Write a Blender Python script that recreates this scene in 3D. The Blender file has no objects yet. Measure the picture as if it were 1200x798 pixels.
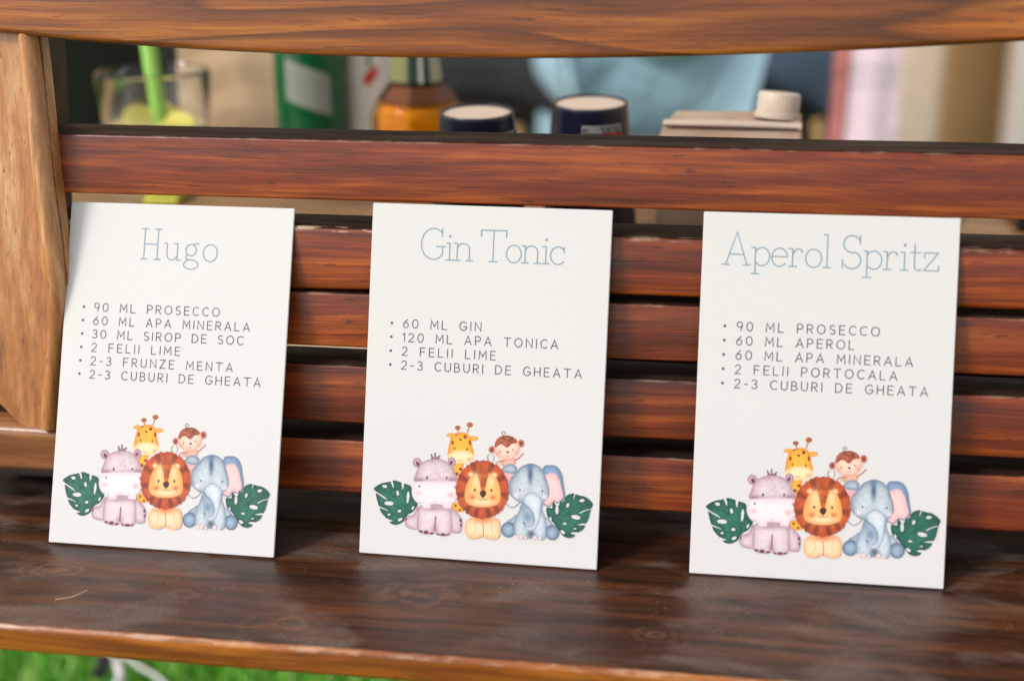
import bpy, bmesh, math, random
import numpy as np
from mathutils import Vector, Matrix, Euler

# ------------------------------------------------------------------ camera, sky, sun, exposure
scene = bpy.context.scene
col = scene.collection
cd = bpy.data.cameras.new('camera')
cam = bpy.data.objects.new('camera', cd); col.objects.link(cam)
cd.sensor_width = 36; cd.lens = 48; cd.clip_start = 0.02; cd.clip_end = 400
R_ = (0.9893306368527297, 0.14558350919251292, -0.005507525375859815)
U_ = (-0.041752146970723415, 0.31954431533733924, 0.946651038534753)
F_ = (-0.13957667859605824, 0.9363209238219472, -0.3222134050676787)
C_ = (0.11023867744756234, -0.702254827469679, 0.38580550743792424)
cam.matrix_world = Matrix(((R_[0], U_[0], -F_[0], C_[0]), (R_[1], U_[1], -F_[1], C_[1]), (R_[2], U_[2], -F_[2], C_[2]), (0, 0, 0, 1)))
cd.dof.use_dof = True; cd.dof.focus_distance = 0.828; cd.dof.aperture_fstop = 3.2
scene.camera = cam

SUN_EL, SUN_AZ = math.radians(42), math.radians(-52)      # azimuth measured from -Y (behind the camera), negative = from the left
w = bpy.data.worlds.new('World'); scene.world = w; w.use_nodes = True
nt = w.node_tree
sky = nt.nodes.new('ShaderNodeTexSky'); sky.sky_type = 'NISHITA'; sky.sun_disc = False
sky.sun_elevation = SUN_EL
sd = Vector((math.sin(SUN_AZ) * math.cos(SUN_EL), -math.cos(SUN_AZ) * math.cos(SUN_EL), math.sin(SUN_EL)))
sky.sun_rotation = math.atan2(sd.x, sd.y)
hs = nt.nodes.new('ShaderNodeHueSaturation'); hs.inputs['Saturation'].default_value = 0.30; nt.links.new(sky.outputs[0], hs.inputs['Color'])
wm_ = nt.nodes.new('ShaderNodeMix'); wm_.data_type = 'RGBA'; wm_.blend_type = 'MULTIPLY'; wm_.inputs[0].default_value = 1; wm_.inputs[7].default_value = (1.0, 0.965, 0.93, 1)   # thin bright cloud
nt.links.new(hs.outputs[0], wm_.inputs[6]); nt.links.new(wm_.outputs[2], nt.nodes['Background'].inputs[0])
nt.nodes['Background'].inputs[1].default_value = 0.12
sl = bpy.data.lights.new('sun', 'SUN'); sl.energy = 1.5; sl.angle = math.radians(14); sl.color = (1, 0.95, 0.89)
sun = bpy.data.objects.new('sun', sl); col.objects.link(sun)
sun.rotation_euler = sd.to_track_quat('Z', 'Y').to_euler(); sun.location = sd * 5
scene.view_settings.view_transform = 'Standard'
try: scene.view_settings.look = 'None'
except Exception: pass
scene.view_settings.exposure = 0.8
scene.cycles.max_bounces = 8

GROUND = -0.50
TABLE = 0.118
BK, BY = 0.15, 0.0469          # lean of the bench back: y = BY + BK z
rnd = random.Random(7)

# ------------------------------------------------------------------ materials
def lin(r, g, b):
    f = lambda c: (c / 255 / 12.92) if c / 255 <= 0.04045 else ((c / 255 + 0.055) / 1.055) ** 2.4
    return (f(r), f(g), f(b), 1)

class NT:
    def __init__(s, name):
        s.m = bpy.data.materials.new(name); s.m.use_nodes = True
        s.t = s.m.node_tree; s.b = s.t.nodes['Principled BSDF']
    def n(s, typ, **kw):
        o = s.t.nodes.new('ShaderNode' + typ)
        for k, v in kw.items():
            if k.startswith('i_'):
                key = k[2:]; key = int(key) if key.isdigit() else key.replace('_', ' ')
                o.inputs[key].default_value = v
            else: setattr(o, k, v)
        return o
    def l(s, a, b): s.t.links.new(a, b)
    def mix(s, fac, a, b, mode='MIX'):
        o = s.n('Mix', data_type='RGBA', blend_type=mode)
        for inp, v in ((o.inputs[0], fac), (o.inputs[6], a), (o.inputs[7], b)):
            if hasattr(v, 'is_linked'): s.l(v, inp)
            else: inp.default_value = v
        return o.outputs[2]
    def ramp(s, fac, stops):
        o = s.n('ValToRGB'); e = o.color_ramp.elements
        while len(e) < len(stops): e.new(0.5)
        for x, (p, c) in zip(e, stops): x.position = p; x.color = c if len(c) == 4 else (*c, 1)
        s.l(fac, o.inputs[0]); return o.outputs[0]
    def math(s, op, a, b=None):
        o = s.n('Math', operation=op)
        for i, v in enumerate((a, b)):
            if v is None: continue
            if hasattr(v, 'is_linked'): s.l(v, o.inputs[i])
            else: o.inputs[i].default_value = v
        return o.outputs[0]
    def coords(s, scale=(1, 1, 1), rand=True):
        tc = s.n('TexCoord'); mp = s.n('Mapping'); mp.inputs['Scale'].default_value = scale
        if rand:
            oi = s.n('ObjectInfo'); v = s.n('VectorMath', operation='MULTIPLY_ADD')
            cb = s.n('CombineXYZ')
            s.l(oi.outputs['Random'], cb.inputs[0]); s.l(s.math('MULTIPLY', oi.outputs['Random'], 7.3), cb.inputs[1]); s.l(s.math('MULTIPLY', oi.outputs['Random'], 3.7), cb.inputs[2])
            s.l(cb.outputs[0], v.inputs[0]); v.inputs[1].default_value = (3, 3, 3); s.l(tc.outputs['Object'], v.inputs[2])
            s.l(v.outputs[0], mp.inputs['Vector'])
        else: s.l(tc.outputs['Object'], mp.inputs['Vector'])
        return mp.outputs[0]
    def noise(s, vec, scale, detail=4, rough=0.55, dist=0.0):
        o = s.n('TexNoise'); o.inputs['Scale'].default_value = scale; o.inputs['Detail'].default_value = detail
        o.inputs['Roughness'].default_value = rough; o.inputs['Distortion'].default_value = dist
        s.l(vec, o.inputs['Vector']); return o.outputs['Fac']
    def bump(s, h, strength=0.3, dist=0.001):
        o = s.n('Bump'); o.inputs['Strength'].default_value = strength; o.inputs['Distance'].default_value = dist
        s.l(h, o.inputs['Height']); s.l(o.outputs[0], s.b.inputs['Normal'])

def G(v): return (v, v, v, 1)

def plain(name, c, rough=0.6, var=0.12, scale=30, metallic=0, sub=0.0):
    t = NT(name); v = t.coords()
    n = t.noise(v, scale, 5)
    d = tuple(x * (1 - var * 2) for x in c[:3]) + (1,); u = tuple(min(1, x * (1 + var)) for x in c[:3]) + (1,)
    t.l(t.mix(n, d, u), t.b.inputs['Base Color'])
    t.b.inputs['Roughness'].default_value = rough; t.b.inputs['Metallic'].default_value = metallic
    t.bump(n, 0.15, 0.001)
    return t.m

def wood(name, dark, mid, light, streak, rough=0.34, coat=0.3, along='X', figure=7.0, contrast=1.0, streaks=0.5, worn=None, fig_amt=1.0, drift=0.009):
    """varnished softwood: stretched growth-ring figure, fine fibre and dark mineral streaks; grain runs along one axis"""
    t = NT(name)
    ax = (lambda a, b: (a, b, b)) if along == 'X' else (lambda a, b: (b, b, a))
    # very slow sideways drift so that the fibres are not ruler-straight
    tc = t.n('TexCoord'); oi = t.n('ObjectInfo')
    dr = t.n('TexNoise'); dr.inputs['Scale'].default_value = 7.0; dr.inputs['Detail'].default_value = 2; t.l(tc.outputs['Object'], dr.inputs['Vector'])
    sc = t.n('VectorMath', operation='SCALE'); t.l(dr.outputs['Color'], sc.inputs[0]); sc.inputs['Scale'].default_value = drift
    cb = t.n('CombineXYZ')
    for q, k in enumerate((3.1, 21.7, 11.3)): t.l(t.math('MULTIPLY', oi.outputs['Random'], k), cb.inputs[q])
    a1 = t.n('VectorMath', operation='ADD'); t.l(tc.outputs['Object'], a1.inputs[0]); t.l(sc.outputs[0], a1.inputs[1])
    a2 = t.n('VectorMath', operation='ADD'); t.l(a1.outputs[0], a2.inputs[0]); t.l(cb.outputs[0], a2.inputs[1])
    def P(v):
        m_ = t.n('Mapping'); m_.inputs['Scale'].default_value = v; t.l(a2.outputs[0], m_.inputs['Vector']); return m_.outputs[0]
    # annual rings cut by the saw: slow cathedral figure with sharp late-wood lines
    warp = t.noise(P(ax(1.3, 9)), 1.0, 2, 0.45, 0.25)
    rr = t.math('FRACT', t.math('MULTIPLY', warp, figure * 3.0))
    late = t.ramp(rr, [(0.30, G(0)), (0.84, G(0.8)), (0.93, G(1)), (1.0, G(0))])
    f1 = t.noise(P(ax(3.0, 55)), 1.0, 5, 0.6)           # broad colour bands
    f2 = t.noise(P(ax(7.0, 170)), 1.0, 5, 0.65)         # streaks, 3 to 6 mm
    f3 = t.noise(P(ax(16.0, 650)), 1.0, 4, 0.7)         # single fibres
    f4 = t.noise(P(ax(3.5, 9)), 1.0, 3, 0.5)            # uneven stain
    a = t.ramp(t.math('ADD', t.math('MULTIPLY', f1, 0.5), t.math('MULTIPLY', f2, 0.5)), [(0.38, dark), (0.50, mid), (0.61, light)])
    a = t.mix(t.math('MULTIPLY', late, 0.55 * fig_amt), a, dark)
    a = t.mix(t.math('MULTIPLY', t.ramp(f3, [(0.36, G(1)), (0.60, G(0))]), 0.50 * contrast), a, streak)
    a = t.mix(t.math('MULTIPLY', t.ramp(f4, [(0.40, G(1)), (0.62, G(0))]), 0.42), a, dark)
    st = t.noise(P(ax(4.0, 95)), 1.0, 3, 0.5, 0.3)
    a = t.mix(t.math('MULTIPLY', t.ramp(st, [(0.60, G(0)), (0.68, G(1))]), streaks), a, streak)
    vo = t.noise(P(ax(60, 520)), 1.0, 2)
    a = t.mix(t.math('MULTIPLY', t.ramp(vo, [(0.66, G(0)), (0.72, G(1))]), 0.75), a, streak)
    # rare small knots
    kv = t.n('TexVoronoi'); kv.inputs['Scale'].default_value = 1.0; t.l(P(ax(5.0, 13)), kv.inputs['Vector'])
    kd = t.math('ADD', kv.outputs['Distance'], t.math('MULTIPLY', f2, 0.06))
    kc = t.n('SeparateColor'); t.l(kv.outputs['Color'], kc.inputs[0])
    kpick = t.ramp(kc.outputs[0], [(0.80, G(0)), (0.82, G(1))])
    a = t.mix(t.math('MULTIPLY', t.math('MULTIPLY', t.ramp(kd, [(0.08, G(1)), (0.16, G(0))]), kpick), 0.8), a, streak)
    if worn:
        edge = t.n('Attribute', attribute_name='edge').outputs['Fac']
        nz = t.ramp(t.noise(P(ax(45, 200)), 1.0, 5, 0.7), [(0.50, G(0)), (0.60, G(1))])
        a = t.mix(t.math('MULTIPLY', t.math('MULTIPLY', edge, nz), 0.9), a, worn)
    t.l(a, t.b.inputs['Base Color'])
    rn = t.noise(P(ax(12, 60)), 1.0, 5)
    t.l(t.ramp(rn, [(0.3, G(rough * 0.75)), (0.7, G(rough * 1.35))]), t.b.inputs['Roughness'])
    t.b.inputs['Coat Weight'].default_value = coat; t.b.inputs['Coat Roughness'].default_value = 0.28
    h = t.math('ADD', t.math('MULTIPLY', f3, 0.7), t.math('MULTIPLY', f2, 0.6))
    t.bump(h, 0.5, 0.0006)
    return t.m

M = {}
M['mahogany'] = wood('red_stained_wood', (0.085, 0.010, 0.002, 1), (0.25, 0.034, 0.004, 1), (0.54, 0.115, 0.010, 1), (0.022, 0.005, 0.003, 1), fig_amt=0.35, coat=0.14, contrast=0.62, streaks=0.38, worn=(0.62, 0.45, 0.30, 1))
M['slat_top'] = wood('shade_painted_upper_face', (0.014, 0.006, 0.004, 1), (0.036, 0.014, 0.008, 1), (0.085, 0.036, 0.018, 1), (0.008, 0.006, 0.004, 1), rough=0.62, coat=0.0, worn=(0.5, 0.36, 0.25, 1))  # shade on the slats' upper faces is put into this darker wood colour
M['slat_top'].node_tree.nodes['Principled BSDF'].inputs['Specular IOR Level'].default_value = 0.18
M['crest'] = wood('orange_stained_wood', (0.11, 0.024, 0.003, 1), (0.42, 0.105, 0.008, 1), (0.68, 0.23, 0.024, 1), (0.06, 0.016, 0.006, 1), rough=0.28, figure=3.4, fig_amt=1.7, streaks=0.45, contrast=0.7)
M['pine'] = wood('light_pine_wood', (0.32, 0.10, 0.025, 1), (0.62, 0.27, 0.085, 1), (0.84, 0.49, 0.22, 1), (0.12, 0.04, 0.015, 1), rough=0.26, along='Z', figure=2.4, fig_amt=0.9, streaks=0.5, contrast=0.6)
M['lip'] = wood('worn_orange_edge', (0.20, 0.045, 0.006, 1), (0.62, 0.19, 0.018, 1), (0.80, 0.32, 0.04, 1), (0.07, 0.018, 0.008, 1), rough=0.35, figure=5, worn=(0.7, 0.5, 0.36, 1), streaks=0.6)
M['tablewood'] = wood('brown_table_wood', (0.18, 0.08, 0.03, 1), (0.36, 0.19, 0.08, 1), (0.48, 0.28, 0.13, 1), (0.05, 0.02, 0.01, 1), rough=0.4)
M['darkwood'] = wood('dark_stained_wood', (0.012, 0.006, 0.004, 1), (0.03, 0.012, 0.007, 1), (0.055, 0.022, 0.012, 1), (0.006, 0.004, 0.003, 1), rough=0.45, coat=0.1)

def seat_material():
    t = NT('dark_dusty_seat_wood')
    v3 = t.coords((1.6, 34, 34), False); v2 = t.coords((5, 190, 190), False); v0 = t.coords((1, 1, 1), False)
    # knots bend the grain
    f2 = t.noise(v3, 3.2, 7, 0.62, 0.5); f3 = t.noise(v2, 3, 5, 0.65)
    a = t.ramp(f2, [(0.32, (0.014, 0.006, 0.004, 1)), (0.48, (0.045, 0.017, 0.008, 1)), (0.64, (0.11, 0.036, 0.013, 1)), (0.78, (0.18, 0.065, 0.022, 1))])
    a = t.mix(t.math('MULTIPLY', t.ramp(f3, [(0.35, G(1)), (0.62, G(0))]), 0.30), a, (0.008, 0.005, 0.004, 1))
    tc = t.n('TexCoord')
    for (kx, ky, s, hue) in ((-0.045, -0.030, 34, (0.16, 0.07, 0.03, 1)), (-0.112, -0.071, 60, (0.28, 0.10, 0.03, 1)), (-0.262, -0.030, 60, (0.22, 0.08, 0.025, 1)), (-0.175, -0.048, 75, (0.15, 0.09, 0.07, 1)), (0.09, -0.055, 60, (0.12, 0.06, 0.04, 1))):
        vm = t.n('VectorMath', operation='SUBTRACT'); t.l(tc.outputs['Object'], vm.inputs[0]); vm.inputs[1].default_value = (kx, ky, 0)
        vs = t.n('VectorMath', operation='MULTIPLY'); t.l(vm.outputs[0], vs.inputs[0]); vs.inputs[1].default_value = (s * 0.6, s, 0)
        ln = t.n('VectorMath', operation='LENGTH'); t.l(vs.outputs[0], ln.inputs[0])
        d = t.math('ADD', ln.outputs['Value'], t.math('MULTIPLY', t.noise(v0, 45, 4), 1.3))
        ring = t.math('ADD', t.math('MULTIPLY', t.math('SINE', t.math('MULTIPLY', d, 17.0)), 0.5), 0.5)
        fac = t.ramp(t.math('MULTIPLY', d, 0.6), [(0.35, G(1)), (0.9, G(0))])
        kc = t.mix(ring, hue, (0.02, 0.009, 0.006, 1))
        a = t.mix(t.math('MULTIPLY', fac, 0.62), a, kc)
    # bleached, dusty patches
    pn = t.noise(t.coords((1.0, 2.4, 1), False), 13, 6, 0.6, 0.6)
    patch = t.ramp(pn, [(0.50, G(0)), (0.64, G(1))])
    wrm = t.noise(t.coords((1.2, 5, 1), False), 9, 5, 0.6, 0.8); a = t.mix(t.math('MULTIPLY', t.ramp(wrm, [(0.55, G(0)), (0.72, G(1))]), 0.35), a, (0.17, 0.065, 0.018, 1))
    gr = t.noise(v0, 900, 2)
    pa = t.math('MULTIPLY', patch, t.ramp(gr, [(0.3, G(0.15)), (0.7, G(0.75))]))
    a = t.mix(pa, a, (0.17, 0.125, 0.10, 1))
    # dust specks
    sp = t.n('TexVoronoi'); sp.inputs['Scale'].default_value = 420; t.l(v0, sp.inputs['Vector'])
    spk = t.ramp(sp.outputs['Distance'], [(0.10, G(1)), (0.2, G(0))])
    sm = t.ramp(t.noise(v0, 30, 4, 0.6), [(0.45, G(0)), (0.6, G(1))])
    cr = t.n('SeparateColor'); t.l(sp.outputs['Color'], cr.inputs[0])
    pick = t.ramp(cr.outputs[0], [(0.745, G(0)), (0.76, G(1))])
    a = t.mix(t.math('MULTIPLY', t.math('MULTIPLY', spk, sm), t.math('MULTIPLY', pick, 0.85)), a, (0.34, 0.28, 0.23, 1))
    t.l(a, t.b.inputs['Base Color'])
    rg = t.math('ADD', t.math('MULTIPLY', patch, 0.25), t.math('ADD', 0.24, t.math('MULTIPLY', f3, 0.22)))
    t.l(rg, t.b.inputs['Roughness'])
    t.b.inputs['Coat Weight'].default_value = 0.1; t.b.inputs['Coat Roughness'].default_value = 0.35
    t.bump(t.math('ADD', f3, t.math('MULTIPLY', gr, 0.3)), 0.4, 0.0006)
    return t.m
M['seat'] = seat_material()

def card_material():
    t = NT('white_card'); n = t.noise(t.coords(), 500, 3)
    t.l(t.mix(n, (0.650, 0.628, 0.624, 1), (0.690, 0.668, 0.664, 1)), t.b.inputs['Base Color'])
    t.b.inputs['Roughness'].default_value = 0.45; t.bump(n, 0.05, 0.0002); return t.m
M['card'] = card_material()
def ink(name, c):
    t = NT(name); n = t.noise(t.coords(), 900, 2)
    t.l(t.mix(n, c, tuple(min(1, x * 1.5) for x in c[:3]) + (1,)), t.b.inputs['Base Color']); t.b.inputs['Roughness'].default_value = 0.5
    return t.m
M['ink'] = ink('grey_ink', (0.055, 0.043, 0.045, 1)); M['teal'] = ink('teal_ink', (0.16, 0.25, 0.31, 1))
t = NT('printed_watercolour'); va = t.n('VertexColor', layer_name='print'); t.l(va.outputs[0], t.b.inputs['Base Color']); t.b.inputs['Roughness'].default_value = 0.5; M['print'] = t.m

def glassy(name, c, rough=0.02, ior=1.45):
    t = NT(name); t.b.inputs['Base Color'].default_value = c; t.b.inputs['Transmission Weight'].default_value = 1
    n = t.noise(t.coords(), 8, 2); t.l(t.ramp(n, [(0, G(rough)), (1, G(rough + 0.03))]), t.b.inputs['Roughness']); t.b.inputs['IOR'].default_value = ior; return t.m
M['glass'] = glassy('clear_glass', (0.95, 0.97, 0.96, 1)); M['greenglass'] = glassy('green_glass', (0.01, 0.30, 0.10, 1)); M['greenglass'].node_tree.nodes['Principled BSDF'].inputs['Transmission Weight'].default_value = 0.45; M['greenglass'].node_tree.nodes['Principled BSDF'].inputs['Base Color'].default_value = (0.006, 0.16, 0.05, 1)
M['amber'] = glassy('amber_spirit', (0.62, 0.20, 0.0, 1), ior=1.35); M['amber'].node_tree.nodes['Principled BSDF'].inputs['Transmission Weight'].default_value = 0.0; M['amber'].node_tree.nodes['Principled BSDF'].inputs['Specular IOR Level'].default_value = 0.2; M['thinglass'] = glassy('thin_bottle_glass', (0.97, 0.96, 0.92, 1), ior=1.12)

# ------------------------------------------------------------------ builders
def tag(o, label=None, cat=None, group=None, kind=None):
    if label: o['label'] = label
    if cat: o['category'] = cat
    if group: o['group'] = group
    if kind: o['kind'] = kind
    return o
def empty(name, loc=(0, 0, 0), label=None, cat=None, group=None, rot=(0, 0, 0)):
    o = bpy.data.objects.new(name, None); col.objects.link(o); o.location = loc; o.rotation_euler = rot
    o.empty_display_size = 0.02
    return tag(o, label, cat, group)
def link(name, me, mats, parent=None, smooth=False, auto=None):
    o = bpy.data.objects.new(name, me); col.objects.link(o)
    if not isinstance(mats, (list, tuple)): mats = [mats]
    for m in mats: me.materials.append(m)
    if smooth:
        for p in me.polygons: p.use_smooth = True
    if parent: o.parent = parent
    return o
def from_data(name, V, F, mats, parent=None, smooth=False):
    me = bpy.data.meshes.new(name); me.from_pydata([tuple(v) for v in V], [], F); me.validate(); me.update()
    return link(name, me, mats, parent, smooth)
def from_bm(name, bm, mats, parent=None, smooth=False):
    me = bpy.data.meshes.new(name); bmesh.ops.recalc_face_normals(bm, faces=bm.faces); bm.to_mesh(me); bm.free()
    return link(name, me, mats, parent, smooth)
def sharp(o, ang=40):
    me = o.data
    for p in me.polygons: p.use_smooth = True
    me.set_sharp_from_angle(angle=math.radians(ang))
    return o
def box(name, c, s, mats, parent=None, bev=0.003, rot=None):
    bm = bmesh.new(); bmesh.ops.create_cube(bm, size=1)
    bmesh.ops.scale(bm, vec=s, verts=bm.verts)
    if bev: bmesh.ops.bevel(bm, geom=bm.edges[:], offset=bev, segments=3, profile=0.6, affect='EDGES')
    if rot is not None: bmesh.ops.rotate(bm, verts=bm.verts, matrix=Euler(rot).to_matrix())
    bmesh.ops.translate(bm, verts=bm.verts, vec=c)
    return sharp(from_bm(name, bm, mats, parent))
def lathe(name, prof, mats, parent=None, n=64, loc=(0, 0, 0), smooth=True, sx=1, sy=1, caps=True, power=None):
    V, F = [], []
    for r, z in prof:
        for i in range(n):
            a = 2 * math.pi * i / n; c, s = math.cos(a), math.sin(a)
            if power:
                k = (abs(c) ** power + abs(s) ** power) ** (-1 / power); c *= k; s *= k
            V.append((loc[0] + r * c * sx, loc[1] + r * s * sy, loc[2] + z))
    for j in range(len(prof) - 1):
        for i in range(n): F.append((j * n + i, j * n + (i + 1) % n, (j + 1) * n + (i + 1) % n, (j + 1) * n + i))
    if caps and prof[0][0] > 1e-6: F.append(tuple(range(n))[::-1])
    if caps and prof[-1][0] > 1e-6: F.append(tuple(len(prof) * n - n + i for i in range(n)))
    o = from_data(name, V, F, mats, parent)
    return sharp(o, 35)
def tube(name, pts, r, mats, parent=None, n=10):
    pts = [Vector(p) for p in pts]; V, F = [], []
    rs = r if isinstance(r, (list, tuple)) else [r] * len(pts)
    nrm = Vector((0, 0, 1))
    for k, p in enumerate(pts):
        d = (pts[min(k + 1, len(pts) - 1)] - pts[max(k - 1, 0)]).normalized()
        a = nrm - d * nrm.dot(d)
        if a.length < 1e-3: a = Vector((1, 0, 0)) - d * d.x
        a.normalize(); nrm = a; b = d.cross(a)
        for i in range(n):
            q = 2 * math.pi * i / n; V.append(p + (a * math.cos(q) + b * math.sin(q)) * rs[k])
    for k in range(len(pts) - 1):
        for i in range(n): F.append((k * n + i, k * n + (i + 1) % n, (k + 1) * n + (i + 1) % n, (k + 1) * n + i))
    F.append(tuple(range(n))[::-1]); F.append(tuple((len(pts) - 1) * n + i for i in range(n)))
    o = from_data(name, V, F, mats, parent); return sharp(o, 50)
def smooth_path(pts, k=8):
    P = [Vector(p) for p in pts]; P = [2 * P[0] - P[1]] + P + [2 * P[-1] - P[-2]]; out = []
    for i in range(1, len(P) - 2):
        for j in range(k):
            t = j / k; a, b, c, d = P[i - 1:i + 3]
            out.append(0.5 * ((2 * b) + (c - a) * t + (2 * a - 5 * b + 4 * c - d) * t * t + (3 * b - a - 3 * c + d) * t ** 3))
    out.append(P[-2]); return out

def wob(seed):
    r = random.Random(seed); ph = [(r.uniform(2, 9), r.uniform(0, 6.28), r.uniform(0.3, 1)) for _ in range(3)] + [(r.uniform(25, 60), r.uniform(0, 6.28), 0.25)]
    return lambda x: sum(a * math.sin(f * x + p) for f, p, a in ph) / 2.2
def board(name, x0, x1, lower, upper, yf, thick, mats, parent, rnd_r=0.0025, n=90, seed=1, amp=0.0006, lip=False, wear=None, top=False):
    """a plank running along X: section lower(x)..upper(x) high, front face at yf(z), edges eased and slightly uneven by hand"""
    lo = lower if callable(lower) else (lambda x: lower); up = upper if callable(upper) else (lambda x: upper)
    wa, wb, wc = wob(seed), wob(seed + 11), wob(seed + 23); V, F, mi, W = [], [], [], []
    K = 4
    for i in range(n + 1):
        x = x0 + (x1 - x0) * i / n
        zl = lo(x) + wa(x) * amp; zu = up(x) + wb(x) * amp; dy = wc(x) * amp
        sec = []
        for (cy, cz, a0) in ((0, zl, 180), (0, zu, 90), (thick, zu, 0), (thick, zl, -90)):
            rr = rnd_r if cy == 0 else rnd_r * 0.6
            for k in range(K + 1):
                a = math.radians(a0 - 90 * k / K + (90 if True else 0))
                oy = rr if cy == 0 else -rr; oz = rr if cz == zl else -rr
                yy = cy + oy + rr * math.cos(a); zz = cz + oz + rr * math.sin(a)
                sec.append((yy, zz)); W.append((wear(x) if wear else 0.0) if (cy == 0 and 0 < k < K and cz == zu) else 0.0)
        for yy, zz in sec: V.append((x, yf(zz) + yy + dy, zz))
    m = 4 * (K + 1)
    for i in range(n):
        for j in range(m):
            F.append((i * m + j, i * m + (j + 1) % m, (i + 1) * m + (j + 1) % m, (i + 1) * m + j))
            mi.append(1 if (lip and (j >= m - 1 or j < 2 * K)) or (top and 2 * K - 1 <= j <= 2 * K + 4) else 0)
    F.append(tuple(range(m))[::-1]); F.append(tuple(n * m + j for j in range(m))); mi += [0, 0]
    me = bpy.data.meshes.new(name); me.from_pydata(V, [], F); me.update()
    at = me.attributes.new('edge', 'FLOAT', 'POINT'); at.data.foreach_set('value', W)
    o = link(name, me, mats, parent)
    if lip or top:
        for p, k in zip(me.polygons, mi): p.material_index = k
    bm = bmesh.new(); bm.from_mesh(me); bmesh.ops.recalc_face_normals(bm, faces=bm.faces); bm.to_mesh(me); bm.free()
    return sharp(o, 30)

# ------------------------------------------------------------------ setting: lawn, wall, canopy
def ground():
    V, F = [], []; xs = np.linspace(-14, 14, 57); ys = np.linspace(-9, 19, 57)
    for y in ys:
        for x in xs: V.append((x, y, GROUND + 0.004 * math.sin(x * 3.1) * math.cos(y * 2.3)))
    for j in range(56):
        for i in range(56): F.append((j * 57 + i, j * 57 + i + 1, (j + 1) * 57 + i + 1, (j + 1) * 57 + i))
    t = NT('lawn_green'); v = t.coords(rand=False)
    a = t.ramp(t.noise(v, 60, 5, 0.7), [(0.3, (0.06, 0.15, 0.012, 1)), (0.7, (0.14, 0.30, 0.04, 1))])
    t.l(t.mix(t.ramp(t.noise(v, 2, 3), [(0.4, G(0)), (0.8, G(0.4))]), a, (0.14, 0.24, 0.05, 1)), t.b.inputs['Base Color']); t.b.inputs['Roughness'].default_value = 0.9
    t.bump(t.noise(v, 90, 4), 1, 0.02)
    tag(from_data('lawn_ground', V, F, t.m, smooth=True), 'green lawn under and behind the bench', kind='structure')
    t = NT('grass_blade'); oi = t.n('NewGeometry')
    t.l(t.ramp(oi.outputs['Random Per Island'], [(0.0, (0.08, 0.34, 0.02, 1)), (0.45, (0.20, 0.60, 0.06, 1)), (0.84, (0.38, 0.72, 0.14, 1)), (1.0, (0.66, 0.62, 0.30, 1))]), t.b.inputs['Base Color'])
    t.b.inputs['Roughness'].default_value = 0.5; t.b.inputs['Subsurface Weight'].default_value = 0.0
    rs = np.random.RandomState(3); N = 52000
    x = rs.uniform(-1.25, 0.5, N); y = rs.uniform(0.2, 2.0, N)
    h = rs.uniform(0.025, 0.06, N); a = rs.uniform(0, 6.283, N); lx = rs.normal(0, 0.014, N); ly = rs.normal(0, 0.014, N); ww = rs.uniform(0.0012, 0.0026, N)
    dx, dy = np.cos(a) * ww, np.sin(a) * ww; z0 = np.full(N, GROUND - 0.004)
    P = np.empty((N, 5, 3))
    P[:, 0] = np.stack([x - dx, y - dy, z0], 1); P[:, 1] = np.stack([x + dx, y + dy, z0], 1)
    P[:, 2] = np.stack([x + dx * .8 + lx * .35, y + dy * .8 + ly * .35, z0 + h * .6], 1); P[:, 3] = np.stack([x - dx * .8 + lx * .35, y - dy * .8 + ly * .35, z0 + h * .6], 1)
    P[:, 4] = np.stack([x + lx, y + ly, z0 + h], 1)
    me = bpy.data.meshes.new('grass_blades'); me.vertices.add(N * 5); me.vertices.foreach_set('co', P.ravel())
    b = np.arange(N)[:, None] * 5; li = np.concatenate([b + 0, b + 1, b + 2, b + 3, b + 3, b + 2, b + 4], 1).ravel()
    me.loops.add(N * 7); me.loops.foreach_set('vertex_index', li); me.polygons.add(N * 2)
    ls = (np.arange(N)[:, None] * 7 + np.array([0, 4])).ravel(); me.polygons.foreach_set('loop_start', ls)
    me.update(calc_edges=True); me.validate()
    tag(link('grass_blades', me, t.m), 'short bright green grass growing below the bench seat', 'grass', kind='stuff')
ground()

def backdrop():
    w_ = empty('garden_wall', (0, 3.4, GROUND), 'tan rendered garden wall far behind the table', 'wall')
    t = NT('tan_render'); v = t.coords(rand=False)
    a = t.ramp(t.noise(v, 1.1, 4, 0.6), [(0.35, (0.64, 0.38, 0.16, 1)), (0.65, (0.78, 0.52, 0.27, 1))])
    t.l(a, t.b.inputs['Base Color']); t.b.inputs['Roughness'].default_value = 0.9; t.bump(t.noise(v, 40, 5), 0.4, 0.01)
    box('wall_face', (0, 0.15, 1.3), (14, 0.25, 2.6), t.m, w_, 0.01)
    box('coping', (0, 0.15, 2.645), (14.1, 0.36, 0.08), plain('coping_stone', (0.42, 0.38, 0.32, 1)), w_, 0.01)
    for i, (x, wd, c) in enumerate(((0.648, 0.13, (0.86, 0.68, 0.52, 1)), (1.116, 0.42, (0.68, 0.62, 0.58, 1)))):
        p = empty('wall_pillar' , (x, 3.2, GROUND), ('pale beige pillar to the right of the pink cloth', 'light grey pillar at the right edge of the view')[i], 'pillar')
        box('shaft', (0, 0, 1.25), (wd, 0.2, 2.5), plain('pillar_paint_' + 'ab'[i], c, 0.8), p, 0.02)
        box('plinth', (0, 0, 0.05), (wd + 0.012, 0.212, 0.10), plain('plinth_' + 'ab'[i], c, 0.8), p, 0.015)
backdrop()


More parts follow.
